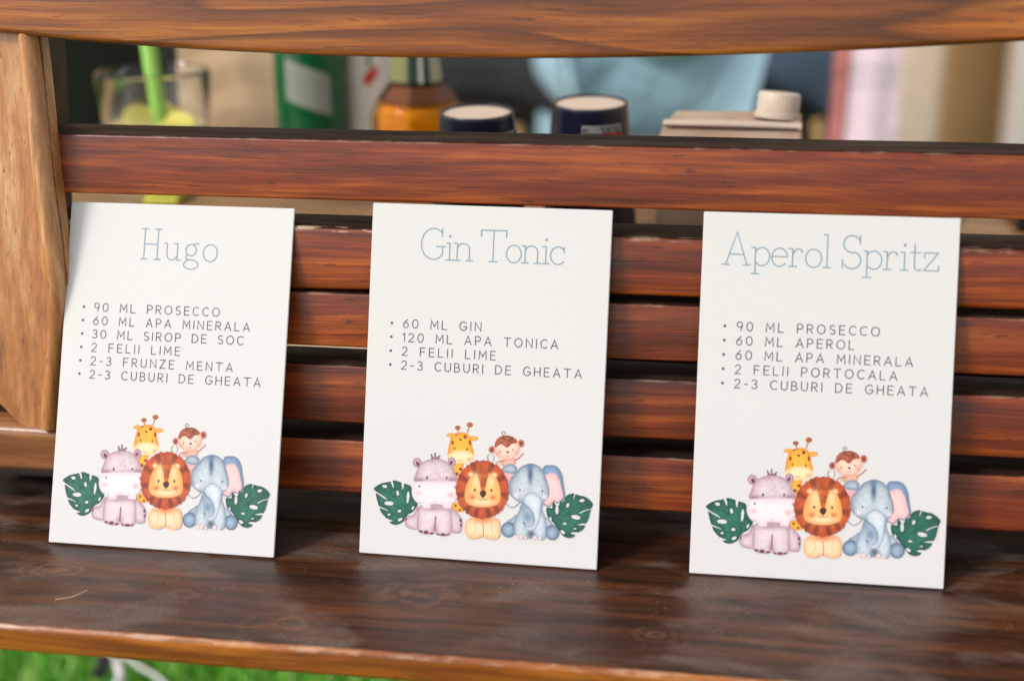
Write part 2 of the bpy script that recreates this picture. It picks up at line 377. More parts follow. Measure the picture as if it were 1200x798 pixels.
# ------------------------------------------------------------------ bench
def bench():
    b = empty('wooden_bench', (0, 0, GROUND), 'red-brown varnished slatted wooden bench holding the three drink cards', 'bench')
    b.location = (0, 0, 0)
    yf = lambda z: BY + BK * z
    x1 = 0.78
    for i, (zl, zu, th, xs) in enumerate(((0.2016, 0.2374, 0.036, -0.36), (0.1505, 0.1855, 0.034, -0.36), (0.1131, 0.1463, 0.032, -0.36), (0.0660, 0.1016, 0.033, -0.36), (0.0219, 0.0552, 0.034, -0.243))):
        low_ = (lambda x: 0.1505 - 0.0037 * max(0.0, min(1.0, (0.04 - x) / 0.20))) if i == 1 else zl
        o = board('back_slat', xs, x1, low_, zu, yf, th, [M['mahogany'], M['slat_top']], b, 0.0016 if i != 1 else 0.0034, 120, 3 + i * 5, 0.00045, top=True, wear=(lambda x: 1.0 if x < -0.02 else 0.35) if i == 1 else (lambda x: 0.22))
    # crest rail with its sagging lower edge
    cx = [-0.62, -0.3225, -0.2406, -0.1607, -0.0827, -0.0069, 0.0426, 0.0911, 0.1388, 0.1856, 0.2315, 0.2766, 0.45, 0.80]
    cz = [0.325, 0.2971, 0.2920, 0.2870, 0.2850, 0.2850, 0.2861, 0.2881, 0.2901, 0.2930, 0.2953, 0.2985, 0.315, 0.35]
    zc = np.poly1d(np.polyfit(cx[1:-2], cz[1:-2], 3))
    low = lambda x: 0.3858 - (0.3858 - (float(zc(max(-0.34, min(0.34, x)))) + (0.10 * max(0, abs(x) - 0.34)))) * 0.979
    crest = board('crest_rail', -0.62, 0.86, low, lambda x: 0.385 - 0.15 * (x - 0.2) ** 2, lambda z: BY + BK * z - 0.0200, 0.040, [M['crest']], b, 0.0035, 140, 77, 0.0005)
    # seat with a lighter worn front edge
    ws = wob(5)
    seat = board('seat_board', -0.60, 0.86, -0.0175, 0.0, lambda z: -0.0890 - 0.004, 0.232, [M['seat'], M['lip']], b, 0.0035, 160, 31, 0.0006, lip=True, wear=lambda x: 0.4)
    # side board on the left: rounded foot, raised edge moulding
    def side_board(sgn, xo):
        edge = [(-0.2945, 0.335), (-0.2925, 0.310), (-0.2916, 0.2986), (-0.2892, 0.2692), (-0.2862, 0.2193), (-0.2832, 0.185), (-0.2808, 0.1528), (-0.2815, 0.125), (-0.284, 0.10), (-0.287, 0.075), (-0.289, 0.058)]
        outl = edge + [(-0.295, 0.0490), (-0.308, 0.053), (-0.3247, 0.0657), (-0.345, 0.09), (-0.362, 0.13), (-0.372, 0.22), (-0.380, 0.335)]
        X = lambda x: x if sgn < 0 else xo - x
        sp = [(p.x, p.y) for p in smooth_path([(x, z, 0) for x, z in outl], 4)]
        bm = bmesh.new(); vs = [bm.verts.new((X(x), yf(z) - 0.012, z)) for x, z in sp]
        f = bm.faces.new(vs); r_ = bmesh.ops.extrude_face_region(bm, geom=[f])
        nv = [g for g in r_['geom'] if isinstance(g, bmesh.types.BMVert)]; bmesh.ops.translate(bm, verts=nv, vec=(0, 0.0115, 0))
        bmesh.ops.recalc_face_normals(bm, faces=bm.faces)
        bmesh.ops.bevel(bm, geom=[e for e in bm.edges if all(abs(v.co.y - (yf(v.co.z) - 0.012)) < 1e-4 for v in e.verts)], offset=0.0025, segments=3, affect='EDGES')
        sb = sharp(from_bm('side_board', bm, [M['pine']], b), 40)
        # half-round moulding proud of the board, running down its inner edge
        ed = smooth_path([(x, 0, z) for x, z in edge[1:]], 5); V, F = [], []; K = 10; wd = 0.0125
        for k, p in enumerate(ed):
            d = (ed[min(k + 1, len(ed) - 1)] - ed[max(k - 1, 0)]).normalized(); inn = Vector((d.z, 0, -d.x))
            if inn.x > 0: inn = -inn
            for j in range(K + 1):
                s = j / K; hgt = 0.0060 * max(0.0, 1 - abs(2 * s - 1) ** 2.2) + 0.0012 * (j not in (0, K)); q = p + inn * (0.0008 + s * wd)
                V.append((X(q.x), yf(q.z) - 0.0115 - hgt, q.z))
        for k in range(len(ed) - 1):
            for j in range(K):
                q = (k * (K + 1) + j, k * (K + 1) + j + 1, (k + 1) * (K + 1) + j + 1, (k + 1) * (K + 1) + j); F.append(q if sgn < 0 else q[::-1])
        mo = from_data('edge_moulding', V, F, [M['pine']], b, True)
    side_board(-1, 0); side_board(1, 0.46)
    board('side_rail', -0.60, -0.252, 0.0275, 0.0585, lambda z: 0.0400, 0.045, [M['pine_h']], b, 0.006, 40, 91, 0.0004)
    board('side_rail', 0.712, 0.86, 0.0275, 0.0585, lambda z: 0.0400, 0.045, [M['pine_h']], b, 0.006, 20, 92, 0.0004)
    # rear stiles carrying the slats, legs and stretchers under the seat
    for x in (-0.335, 0.765):
        bm = bmesh.new(); V = []
        for z in (0.0015, 0.37):
            y0 = BY + BK * z + 0.0405
            for dx, dy in ((-0.022, 0), (0.022, 0), (0.022, 0.03), (-0.022, 0.03)): V.append(bm.verts.new((x + dx, y0 + dy, z)))
        for q in ((3, 2, 1, 0), (4, 5, 6, 7), (0, 1, 5, 4), (1, 2, 6, 5), (2, 3, 7, 6), (3, 0, 4, 7)): bm.faces.new([V[i] for i in q])
        bmesh.ops.bevel(bm, geom=bm.edges[:], offset=0.003, segments=2, affect='EDGES')
        sharp(from_bm('rear_stile', bm, [M['darkwood']], b))
        x = -0.565 if x < 0 else 0.83
        box('rear_leg', (x, 0.105, (GROUND - 0.0195) / 2 + 0.001), (0.045, 0.045, -GROUND - 0.0215), [M['darkwood']], b)
        box('front_leg', (x, -0.045, (GROUND - 0.0195) / 2 + 0.001), (0.045, 0.045, -GROUND - 0.0215), [M['darkwood']], b)
        box('side_stretcher', (x, 0.030, -0.33), (0.03, 0.104, 0.03), [M['darkwood']], b)
    return b
M['pine_h'] = wood('light_pine_rail', (0.20, 0.07, 0.02, 1), (0.38, 0.15, 0.05, 1), (0.52, 0.25, 0.10, 1), (0.12, 0.04, 0.018, 1), rough=0.28, figure=3.0)
bench()

# ------------------------------------------------------------------ lettering: monoline stroke alphabets
def arc(cx, cy, rx, ry, a0, a1, n=None):
    n = n or max(5, int(abs(a1 - a0) / 15)); return [(cx + rx * math.cos(math.radians(a0 + (a1 - a0) * i / n)), cy + ry * math.sin(math.radians(a0 + (a1 - a0) * i / n))) for i in range(n + 1)]
HAND = {   # upright hand-printed capitals: width, strokes
 'A': (.78, [[(0, 0), (.39, 1), (.78, 0)], [(.13, .32), (.65, .32)]]),
 'B': (.62, [[(0, 0), (0, 1), (.28, 1)] + arc(.28, .76, .26, .24, 90, -90) + [(0, .52)], [(.26, .52)] + arc(.30, .26, .32, .26, 90, -90) + [(0, 0)]]),
 'C': (.72, [arc(.42, .5, .42, .5, 48, 312)]),
 'D': (.72, [[(0, 0), (0, 1), (.24, 1)] + arc(.24, .5, .48, .5, 90, -90) + [(0, 0)]]),
 'E': (.58, [[(.58, 1), (0, 1), (0, 0), (.6, 0)], [(0, .52), (.5, .52)]]),
 'F': (.58, [[(.58, 1), (0, 1), (0, 0)], [(0, .52), (.48, .52)]]),
 'G': (.80, [arc(.43, .5, .43, .5, 45, 345) + [(.80, .44), (.46, .44)]]),
 'H': (.68, [[(0, 0), (0, 1)], [(.68, 0), (.68, 1)], [(0, .5), (.68, .5)]]),
 'I': (.02, [[(.01, 0), (.01, 1)]]),
 'L': (.56, [[(0, 1), (0, 0), (.56, 0)]]),
 'M': (.86, [[(0, 0), (.05, 1), (.43, .30), (.81, 1), (.86, 0)]]),
 'N': (.70, [[(0, 0), (0, 1), (.70, 0), (.70, 1)]]),
 'O': (.88, [arc(.44, .5, .44, .5, 90, 450)]),
 'P': (.60, [[(0, 0), (0, 1), (.28, 1)] + arc(.28, .72, .32, .28, 90, -90) + [(0, .44)]]),
 'R': (.62, [[(0, 0), (0, 1), (.28, 1)] + arc(.28, .73, .31, .27, 90, -90) + [(0, .46)], [(.26, .46), (.62, 0)]]),
 'S': (.60, [arc(.31, .75, .27, .25, 40, 270) + arc(.31, .25, .29, .25, 90, -140)]),
 'T': (.76, [[(0, 1), (.76, 1)], [(.38, 1), (.38, 0)]]),
 'U': (.66, [[(0, 1)] + arc(.33, .33, .33, .33, 180, 360) + [(.66, 1)]]),
 'Z': (.66, [[(0, 1), (.64, 1), (0, 0), (.66, 0)]]),
 '0': (.66, [arc(.33, .5, .33, .5, 90, 450)]),
 '1': (.24, [[(0, .8), (.22, 1), (.22, 0)]]),
 '2': (.60, [arc(.29, .72, .28, .28, 165, -35) + [(0, 0), (.60, 0)]]),
 '3': (.58, [arc(.27, .76, .26, .24, 150, -90) + [(.24, .52)] + arc(.27, .26, .30, .26, 90, -150)]),
 '6': (.62, [[(.50, .98), (.24, .72)] + arc(.31, .31, .30, .31, 150, 510)]),
 '9': (.60, [arc(.30, .70, .29, .30, 0, 360) + [(.59, .60), (.44, 0)]]),
 '-': (.36, [[(0, .45), (.36, .45)]]),
}
SB = .11
def foot(x, y=0, l=SB, r=SB): return [(x - l, y), (x + r, y)]
SLAB = {   # thin slab-serif, x-height .54, descender -.27
 'H': (.66, [[(.10, 0), (.10, 1)], [(.56, 0), (.56, 1)], [(.10, .5), (.56, .5)], foot(.10), foot(.56), foot(.10, 1), foot(.56, 1)]),
 'u': (.58, [[(.0, .54), (.11, .54), (.11, .2)] + arc(.28, .19, .17, .19, 180, 300) + [(.47, .14)], [(.36, .54), (.47, .54), (.47, 0), (.58, 0)]]),
 'g': (.52, [arc(.23, .35, .18, .19, 0, 360), arc(.42, .50, .10, .07, 190, 75) + [(.50, .555)], [(.12, .20), (.05, .11), (.10, .035), (.36, .02)] + arc(.25, -.13, .25, .15, 60, -240) + [(.14, .03)]]),
 'o': (.50, [arc(.25, .27, .24, .28, 90, 450)]),
 'G': (.82, [[(.70, 1), (.70, .74)], [(.70, .84)] + arc(.42, .5, .40, .50, 48, 318) + [(.72, .22), (.72, .42)], [(.52, .42), (.82, .42)]]),
 'i': (.26, [[(.02, .54), (.13, .54), (.13, 0)], foot(.13), ('dot', .13, .76, .045)]),
 'n': (.64, [[(.0, .54), (.11, .54), (.11, 0)], foot(.11), [(.11, .36)] + arc(.31, .36, .20, .185, 165, 0) + [(.51, 0)], foot(.51)]),
 'T': (.82, [[(.0, .80), (.0, 1), (.82, 1), (.82, .80)], [(.41, 1), (.41, 0)], foot(.41, 0, .13, .13)]),
 'c': (.46, [[(.44, .54), (.44, .37)], [(.44, .42)] + arc(.25, .27, .24, .28, 38, 318)]),
 'A': (.86, [[(.10, 0), (.43, 1), (.76, 0)], [(.20, .32), (.66, .32)], foot(.10), foot(.76)]),
 'p': (.56, [[(0, .54), (.11, .54), (.11, -.26)], foot(.11, -.26, .11, .13), [(.11, .42)] + arc(.31, .27, .235, .28, 145, -145) + [(.11, .12)]]),
 'e': (.50, [[(.02, .29), (.48, .29)] + arc(.25, .27, .235, .28, 5, 320)]),
 'r': (.46, [[(0, .54), (.11, .54), (.11, 0)], foot(.11, 0, .11, .13), [(.11, .34)] + arc(.29, .36, .16, .18, 170, 60), ('dot', .39, .47, .035)]),
 'l': (.24, [[(0, 1), (.12, 1), (.12, 0)], foot(.12)]),
 'S': (.64, [[(.56, 1), (.56, .76)], [(.56, .82)] + arc(.32, .745, .25, .255, 30, 262) + [(.36, .47)] + arc(.33, .245, .27, .255, 78, -150), [(.05, .0), (.05, .26)]]),
 't': (.36, [[(.13, .80), (.13, .16)] + arc(.25, .14, .12, .14, 180, 310), [(0, .54), (.32, .54)]]),
 'z': (.48, [[(.03, .40), (.03, .54), (.43, .54), (.02, 0), (.45, 0), (.45, .15)]]),
}
def text_mesh(name, font, txt, x0, x1, base, cap, sw, mats, parent, space=.62, bullet=None, xs=1.0, track=None):
    """ribbons of constant width, 0.05 mm proud of the card; strokes of one letter step 0.01 mm so that no two faces share a plane"""
    V, F = [], []; nat = 0
    for c in txt: nat += (space if c == ' ' else font[c][0]) * cap * xs
    gap = (x1 - x0 - nat) / (len(txt) - 1); x = x0; depth = [0]
    def ribbon(pts):
        pts = [p for i, p in enumerate(pts) if i == 0 or math.dist(p, pts[i - 1]) > 1e-4]
        closed = math.dist(pts[0], pts[-1]) < 1e-3
        if closed: pts = pts[:-1]
        depth[0] = (depth[0] + 1) % 6; y = -(0.05 + 0.012 * depth[0]); b = len(V); n = len(pts)
        for i in range(n):
            if closed: a, c = pts[i - 1], pts[(i + 1) % n]
            else: a, c = pts[max(0, i - 1)], pts[min(n - 1, i + 1)]
            p = pts[i]
            d1 = Vector((p[0] - a[0], p[1] - a[1])); d2 = Vector((c[0] - p[0], c[1] - p[1]))
            if d1.length < 1e-9: d1 = d2
            if d2.length < 1e-9: d2 = d1
            d1 = d1.normalized(); d2 = d2.normalized(); tn = d1 + d2
            tn = d1 if tn.length < 1e-6 else tn.normalized(); k = 1 / max(0.45, tn.dot(d1))
            nx, ny = -tn.y * sw / 2 * k, tn.x * sw / 2 * k
            e = 0
            if not closed and i == 0: e = -sw / 2 * 0.8
            if not closed and i == n - 1: e = sw / 2 * 0.8
            V.append((p[0] + nx + tn.x * e, y, p[1] + ny + tn.y * e)); V.append((p[0] - nx + tn.x * e, y, p[1] - ny + tn.y * e))
        for i in range(n if closed else n - 1):
            j = (i + 1) % n; F.append((b + 2 * i, b + 2 * i + 1, b + 2 * j + 1, b + 2 * j))
    def disc(cx, cy, r):
        b = len(V); depth[0] = (depth[0] + 1) % 6; y = -(0.05 + 0.012 * depth[0])
        for i in range(14): V.append((cx + r * math.cos(i * math.pi / 7), y, cy + r * math.sin(i * math.pi / 7)))
        F.append(tuple(range(b, b + 14)))
    for c in txt:
        if c == ' ': x += space * cap * xs + gap; continue
        wd, strokes = font[c]
        for s in strokes:
            if s[0] == 'dot': disc(x + s[1] * cap * xs, base + s[2] * cap, s[3] * cap)
            else: ribbon([(x + px * cap * xs, base + pz * cap) for px, pz in s])
        x += wd * cap * xs + gap
    if bullet: disc(bullet[0], bullet[1], bullet[2])
    V = [(a / 1000, b / 1000, c / 1000) for a, b, c in V]
    o = from_data(name, V, F, mats, parent)
    bm = bmesh.new(); bm.from_mesh(o.data)
    for f in bm.faces:
        if f.normal.y > 0: f.normal_flip()
    bm.to_mesh(o.data); bm.free()
    return o

# ------------------------------------------------------------------ printed animals, drawn as flat watercolour figures
HM = np.array([[0.11818779520966047, 0.005176107819401175, 1.5719873954907024], [0.007828719839652484, -0.11495857027700235, 82.09543878281103], [2.1749683107477686e-05, -1.932790146387887e-06, 1.0]])
S = 2.0      # drawing-grid pitch; the drawing is 1200 x 667 units, about 138 mm wide on the card
_r = np.random.RandomState(11)
def vnoise(X, Y, sc, seed):
    r = np.random.RandomState(seed); g = r.rand(64, 64); x = X / sc % 63; y = Y / sc % 63
    i, j = x.astype(int), y.astype(int); fx, fy = x - i, y - j; fx = fx * fx * (3 - 2 * fx); fy = fy * fy * (3 - 2 * fy)
    return (g[j, i] * (1 - fx) + g[j, i + 1] * fx) * (1 - fy) + (g[j + 1, i] * (1 - fx) + g[j + 1, i + 1] * fx) * fy
def cat(pts, k=5):
    n = len(pts); out = []
    for i in range(n):
        a, b, c, d = (np.array(pts[(i + q) % n], float) for q in (-1, 0, 1, 2))
        for j in range(k):
            t_ = j / k; out.append(0.5 * (2 * b + (c - a) * t_ + (2 * a - 5 * b + 4 * c - d) * t_ ** 2 + (3 * b - a - 3 * c + d) * t_ ** 3))
    return np.array(out)
def T1(p): return p
def TL(p): return [(x * .6123, 177.8 + y * .6123) for x, y in p]
def TR(p): return [(666.7 + x * .6123, 177.8 + y * .6123) for x, y in p]
def TM(p): return [(400 + x * .8353, y * .8353) for x, y in p]
class Fig:
    def __init__(s, x0, y0, x1, y1, seed=1, tf=T1):
        s.xs = np.arange(x0, x1 + S, S); s.ys = np.arange(y0, y1 + S, S); s.X, s.Y = np.meshgrid(s.xs, s.ys)
        s.C = np.ones(s.X.shape + (3,)) * 0.8; s.A = np.zeros(s.X.shape, bool); s.seed = seed; s.tf = tf
        s.n1 = vnoise(s.X, s.Y, 34, seed); s.n2 = vnoise(s.X, s.Y, 11, seed + 1); s.n3 = vnoise(s.X, s.Y, 4, seed + 2)
        s.sc = {T1: 1, TL: .6123, TR: .6123, TM: .8353}[tf]
    def sdf(s, P, closed=True):
        d = np.full(s.X.shape, 1e9); ins = np.zeros(s.X.shape, bool); n = len(P)
        for i in range(n if closed else n - 1):
            ax, ay = P[i]; bx, by = P[(i + 1) % n]; ex, ey = bx - ax, by - ay
            L = ex * ex + ey * ey + 1e-12; t_ = np.clip(((s.X - ax) * ex + (s.Y - ay) * ey) / L, 0, 1)
            d = np.minimum(d, (s.X - ax - t_ * ex) ** 2 + (s.Y - ay - t_ * ey) ** 2)
            if closed and ay != by:
                cr = ((ay > s.Y) != (by > s.Y)) & (s.X < (bx - ax) * (s.Y - ay) / (by - ay) + ax); ins ^= cr
        d = np.sqrt(d); return np.where(ins, d, -d) if closed else d
    def put(s, m, c, a=1.0):
        a = np.clip(m * a, 0, 1)[..., None]; s.C = s.C * (1 - a) + np.array(c) * a
    def fill(s, d, c, edge=None, ew=14, soft=1.2, mott=.10, clip=False):
        m = np.clip(d / soft * .5 + .5, 0, 1)
        if clip: m = m * s.A
        else: s.A |= d > 0
        c = np.array(lin(*c)[:3]); colr = np.broadcast_to(c, s.C.shape).copy()
        if edge is not None:
            e = np.array(lin(*edge)[:3]); k = np.exp(-np.maximum(d, 0) / (ew * (0.55 + .9 * s.n1)))[..., None]; colr = colr * (1 - k * .85) + e * k * .85
        colr *= (1 + mott * ((s.n1 - .5) * 1.1 + (s.n2 - .5) * .9 + (s.n3 - .5) * .7))[..., None]
        m = m[..., None]; s.C = s.C * (1 - m) + colr * m
    def poly(s, pts, c, edge=None, ew=14, curve=True, **k): P = cat(s.tf(pts)) if curve else np.array(s.tf(pts), float); s.fill(s.sdf(P), c, edge, ew, **k)
    def ell_d(s, cx, cy, rx, ry, rot=0):
        (cx, cy), = s.tf([(cx, cy)]); rx *= s.sc; ry *= s.sc; a = math.radians(rot)
        u = (s.X - cx) * math.cos(a) + (s.Y - cy) * math.sin(a); v = -(s.X - cx) * math.sin(a) + (s.Y - cy) * math.cos(a)
        return (1 - np.sqrt((u / rx) ** 2 + (v / ry) ** 2)) * min(rx, ry)
    def ell(s, cx, cy, rx, ry, c, rot=0, edge=None, ew=8, **k): s.fill(s.ell_d(cx, cy, rx, ry, rot), c, edge, ew, **k)
    def blush(s, cx, cy, rx, ry, c, a=.7, rot=0):
        (x, y), = s.tf([(cx, cy)]); q = math.radians(rot); u = (s.X - x) * math.cos(q) + (s.Y - y) * math.sin(q); v = -(s.X - x) * math.sin(q) + (s.Y - y) * math.cos(q)
        s.put(np.exp(-1.1 * ((u / (rx * s.sc)) ** 2 + (v / (ry * s.sc)) ** 2)), lin(*c)[:3], a)
    def line(s, pts, w_, c, new=True, soft=1.2, a=1.0):
        P = np.array([(p[0], p[1]) for p in smooth_path([(x, y, 0) for x, y in s.tf(pts)], 6)]); d = w_ * s.sc / 2 - s.sdf(P, False)
        if new: s.A |= d > 0
        s.put(np.clip(d / soft * .5 + .5, 0, 1), lin(*c)[:3], a)
    def hole(s, cx, cy, rx, ry, rot=0):
        d = s.ell_d(cx, cy, rx, ry, rot); s.put(np.exp(-np.abs(d) / 4) * (d < 0), (0.01, 0.05, 0.05), .5); s.A &= ~(d > 0)
    def notch(s, pts): d = s.sdf(cat(s.tf(pts))); s.put(np.exp(-np.abs(d) / 4) * (d < 0), (0.01, 0.05, 0.05), .45); s.A &= ~(d > 0)
    def mesh(s, name, layer):
        ny, nx = s.X.shape; v = np.stack([s.X.ravel(), s.Y.ravel(), np.ones(nx * ny)]); q = HM @ v; q = q[:2] / q[2]
        co = np.stack([q[0] / 1000, np.full(nx * ny, -(0.05 + 0.06 * layer) / 1000), q[1] / 1000], 1)
        A = s.A; cell = (A[:-1, :-1].astype(int) + A[1:, :-1] + A[:-1, 1:] + A[1:, 1:]) >= 2
        j, i = np.nonzero(cell); a = j * nx + i; Q = np.stack([a, a + nx, a + nx + 1, a + 1], 1)
        used = np.unique(Q); mp = np.zeros(nx * ny, int); mp[used] = np.arange(len(used)); Q = mp[Q]
        me = bpy.data.meshes.new(name); me.vertices.add(len(used)); me.vertices.foreach_set('co', co[used].ravel())
        me.loops.add(Q.size); me.loops.foreach_set('vertex_index', Q.ravel()); me.polygons.add(len(Q)); me.polygons.foreach_set('loop_start', np.arange(len(Q)) * 4)
        me.update(calc_edges=True); at = me.color_attributes.new('print', 'FLOAT_COLOR', 'POINT')
        cc = np.ones((len(used), 4)); cc[:, :3] = np.clip(s.C.reshape(-1, 3)[used], 0, 1) ** 1.12 * 0.93; at.data.foreach_set('color', cc.ravel())
        me.materials.append(M['print']); return me

def draw_art():
    art = []
    # giraffe
    f = Fig(400, 20, 590, 505, 5, TM)
    Y_, YE, BR = (250, 190, 75), (225, 130, 35), (140, 72, 30)
    f.poly([(70, 280), (125, 280), (112, 345), (98, 400), (60, 405), (52, 340)], Y_, YE, 12); f.poly([(45, 545), (92, 535), (120, 590), (60, 590)], Y_, YE, 10)
    for e in ((104, 325, 11, 9), (80, 355, 11, 10), (62, 395, 8, 8), (72, 555, 8, 8), (98, 580, 8, 7), (50, 575, 6, 8), (66, 440, 4, 6)): f.ell(*e, BR)
    f.line([(90, 102), (90, 88), (86, 70)], 8, (200, 110, 50)); f.line([(148, 97), (154, 76), (162, 52)], 8, (200, 110, 50))
    f.ell(87, 67, 18, 14, (205, 115, 70), edge=(150, 65, 35)); f.ell(163, 48, 20, 16, (205, 115, 70), edge=(150, 65, 35))
    f.poly([(14, 113), (38, 99), (70, 106), (62, 128), (36, 126)], (250, 190, 90), (220, 130, 50), 8); f.poly([(160, 124), (192, 117), (218, 132), (196, 149), (166, 146)], (250, 190, 90), (220, 130, 50), 8)
    f.poly([(22, 240), (30, 180), (48, 125), (88, 98), (130, 96), (164, 120), (178, 180), (188, 240), (166, 275), (110, 293), (52, 290), (26, 272)], Y_, YE, 16)
    for e in ((133, 124, 11, 11), (104, 142, 8, 8), (55, 160, 8, 13), (163, 160, 7, 15), (78, 108, 8, 5)): f.ell(*e, BR)
    f.poly([(24, 240), (55, 213), (142, 210), (186, 236), (184, 262), (150, 284), (100, 292), (46, 287), (24, 264)], (252, 232, 190), (245, 195, 130), 12)
    f.blush(160, 262, 16, 12, (240, 150, 110)); f.blush(45, 255, 12, 12, (240, 160, 120), .5)
    for x, y in ((67, 196), (145, 201)): f.ell(x, y, 5, 7, (70, 35, 25))
    f.line([(84, 266), (96, 274), (110, 266)], 3, (150, 80, 40)); f.ell(45, 222, 3, 4, (120, 70, 40))
    art.append(('printed_giraffe', f.mesh('printed_giraffe', 0)))
    # monkey
    f = Fig(620, 60, 830, 270, 6, TM)
    f.line([(283, 230), (272, 252), (284, 280)], 5, (150, 70, 55)); f.line([(306, 232), (314, 252), (308, 275)], 4, (150, 70, 55)); f.line([(326, 290), (342, 276), (384, 268)], 11, (215, 140, 115)); f.line([(350, 300), (352, 284), (372, 276)], 4, (150, 70, 55))
    f.line([(442, 272), (468, 254), (495, 227)], 9, (205, 110, 90)); f.poly([(385, 258), (440, 256), (446, 292), (400, 306), (360, 300)], (240, 195, 175), (205, 120, 100), 10)
    for x, y, rx, ry in ((300, 203, 21, 23), (482, 163, 22, 25)): f.ell(x, y, rx, ry, (225, 165, 145), edge=(170, 90, 70)); f.ell(x, y, rx * .55, ry * .6, (150, 62, 50))
    f.poly([(315, 190), (325, 145), (360, 118), (410, 115), (450, 135), (472, 180), (468, 225), (430, 257), (370, 262), (325, 238)], (248, 215, 198), (225, 160, 140), 14)
    f.poly([(317, 184), (328, 142), (362, 117), (410, 114), (448, 134), (458, 158), (425, 166), (396, 190), (358, 168), (328, 186)], (190, 108, 82), (150, 70, 52), 12, mott=.7)
    f.line([(374, 118), (362, 100), (372, 90), (384, 98), (378, 106)], 5, (110, 50, 35))
    f.blush(335, 228, 16, 12, (240, 150, 130)); f.blush(450, 222, 14, 12, (240, 150, 130))
    for x, y, r_ in ((352, 215, 4.5), (430, 202, 4.5), (399, 218, 7)): f.ell(x, y, r_, r_, (60, 30, 30))
    f.line([(385, 240), (398, 245), (410, 238)], 2.5, (170, 90, 80))
    art.append(('printed_monkey', f.mesh('printed_monkey', 1)))
    # left leaf
    GL, GE = (48, 122, 104), (10, 70, 66)
    def leaf(f, out, notches, holes, veins):
        f.poly(out, GL, GE, 20, mott=.5)
        for (cx, cy, rx, ry, a) in ((0, 0, 0, 0, 0),): pass
        for v in veins: f.line(v[0], v[1], (22, 72, 66), new=False, a=.85)
        for h in holes: f.hole(*h)
        for n_ in notches: f.notch(n_)
    f = Fig(28, 325, 262, 570, 8, TL)
    leaf(f, [(55, 322), (85, 295), (130, 274), (185, 264), (235, 252), (285, 268), (330, 282), (370, 300), (385, 350), (400, 410), (430, 450), (412, 490), (385, 522), (345, 545), (322, 590), (270, 625), (225, 630), (190, 612), (165, 580), (120, 530), (100, 480), (82, 420), (70, 360)],
         [[(196, 250), (204, 285), (222, 318), (228, 300), (214, 255)], [(290, 250), (290, 300), (302, 336), (312, 300), (316, 260)], [(60, 350), (110, 385), (170, 420), (150, 395), (95, 360), (60, 335)], [(90, 480), (140, 500), (184, 514), (150, 492), (95, 470)], [(150, 570), (190, 585), (218, 598), (190, 606), (165, 590)]],
         [(148, 303, 22, 15, 15), (258, 360, 13, 24, -10), (345, 395, 14, 52, 5), (183, 447, 40, 20, 5), (272, 513, 18, 13, 0), (183, 542, 15, 10, 0), (278, 585, 25, 13, -35), (387, 485, 11, 20, 30)],
         [([(80, 322), (170, 350), (260, 420), (345, 515)], 5), ([(230, 392), (200, 340), (190, 300)], 2), ([(290, 450), (250, 470), (200, 480)], 2), ([(300, 460), (310, 400), (300, 350)], 2)])
    art.append(('printed_leaf', f.mesh('printed_leaf', 2)))
    # hippo
    f = Fig(188, 180, 500, 628, 9, TL)
    P_, PE, PD = (234, 218, 222), (160, 116, 134), (120, 62, 84)
    f.poly([(430, 470), (395, 540), (335, 560), (318, 605), (340, 655), (425, 668), (450, 600)], P_, PE, 18); f.poly([(715, 495), (762, 520), (806, 580), (806, 640), (790, 694), (720, 690), (700, 600)], P_, PE, 18)
    for e in ((330, 580, 8, 14), (795, 590, 10, 16), (798, 632, 8, 13)): f.ell(*e, PD)
    f.poly([(445, 470), (560, 450), (690, 480), (716, 540), (721, 620), (716, 690), (682, 722), (620, 724), (584, 706), (574, 672), (566, 704), (520, 714), (442, 694), (424, 640), (430, 540)], P_, PE, 16)
    f.blush(570, 490, 120, 24, PE, .6); f.line([(582, 560), (578, 610), (574, 672)], 12, (150, 100, 122), new=False); f.blush(580, 640, 26, 60, PE, .35)
    for e in ((455, 685, 17, 9), (500, 693, 22, 15), (548, 701, 16, 9), (600, 711, 16, 8), (645, 712, 23, 12), (686, 712, 14, 8)): f.fill(f.ell_d(*e), PD, clip=True)
    for x, y, rx, ry in ((425, 100, 38, 42), (720, 90, 34, 40)): f.ell(x, y, rx, ry, (218, 190, 204), edge=PE, ew=12)
    f.ell(432, 112, 14, 24, PD, -30); f.ell(716, 98, 12, 20, PD, 30)
    for l in ([(545, 30), (552, 48), (562, 60)], [(578, 18), (578, 40), (580, 60)], [(618, 42), (604, 52), (595, 62)]): f.line(l, 13, (140, 92, 108))
    f.line([(548, 62), (580, 60), (612, 64)], 12, (140, 92, 108))
    f.poly([(408, 262), (418, 180), (450, 112), (510, 76), (580, 66), (650, 76), (705, 116), (740, 172), (757, 262), (600, 275)], (230, 213, 218), (168, 124, 142), 19, mott=.18)
    f.blush(440, 250, 50, 26, (160, 105, 132), .7); f.blush(725, 245, 40, 26, (160, 105, 132), .7)
    for k in range(16): f.ell(_r.uniform(550, 625), _r.uniform(85, 220), 2.6, 4.5, (165, 120, 140))
    f.poly([(405, 266), (450, 258), (580, 254), (715, 256), (756, 264), (766, 330), (752, 420), (722, 452), (708, 488), (645, 482), (640, 458), (545, 455), (540, 486), (475, 486), (462, 448), (410, 430), (382, 370), (386, 308)], (243, 234, 238), (226, 196, 210), 14, mott=.04)
    f.blush(437, 360, 24, 16, (238, 175, 175), .8); f.blush(712, 375, 30, 24, (238, 170, 170), .8)
    for e in ((510, 228, 8, 13), (677, 228, 7, 12), (443, 300, 7, 10), (746, 305, 5, 8)): f.ell(*e, (70, 45, 62))
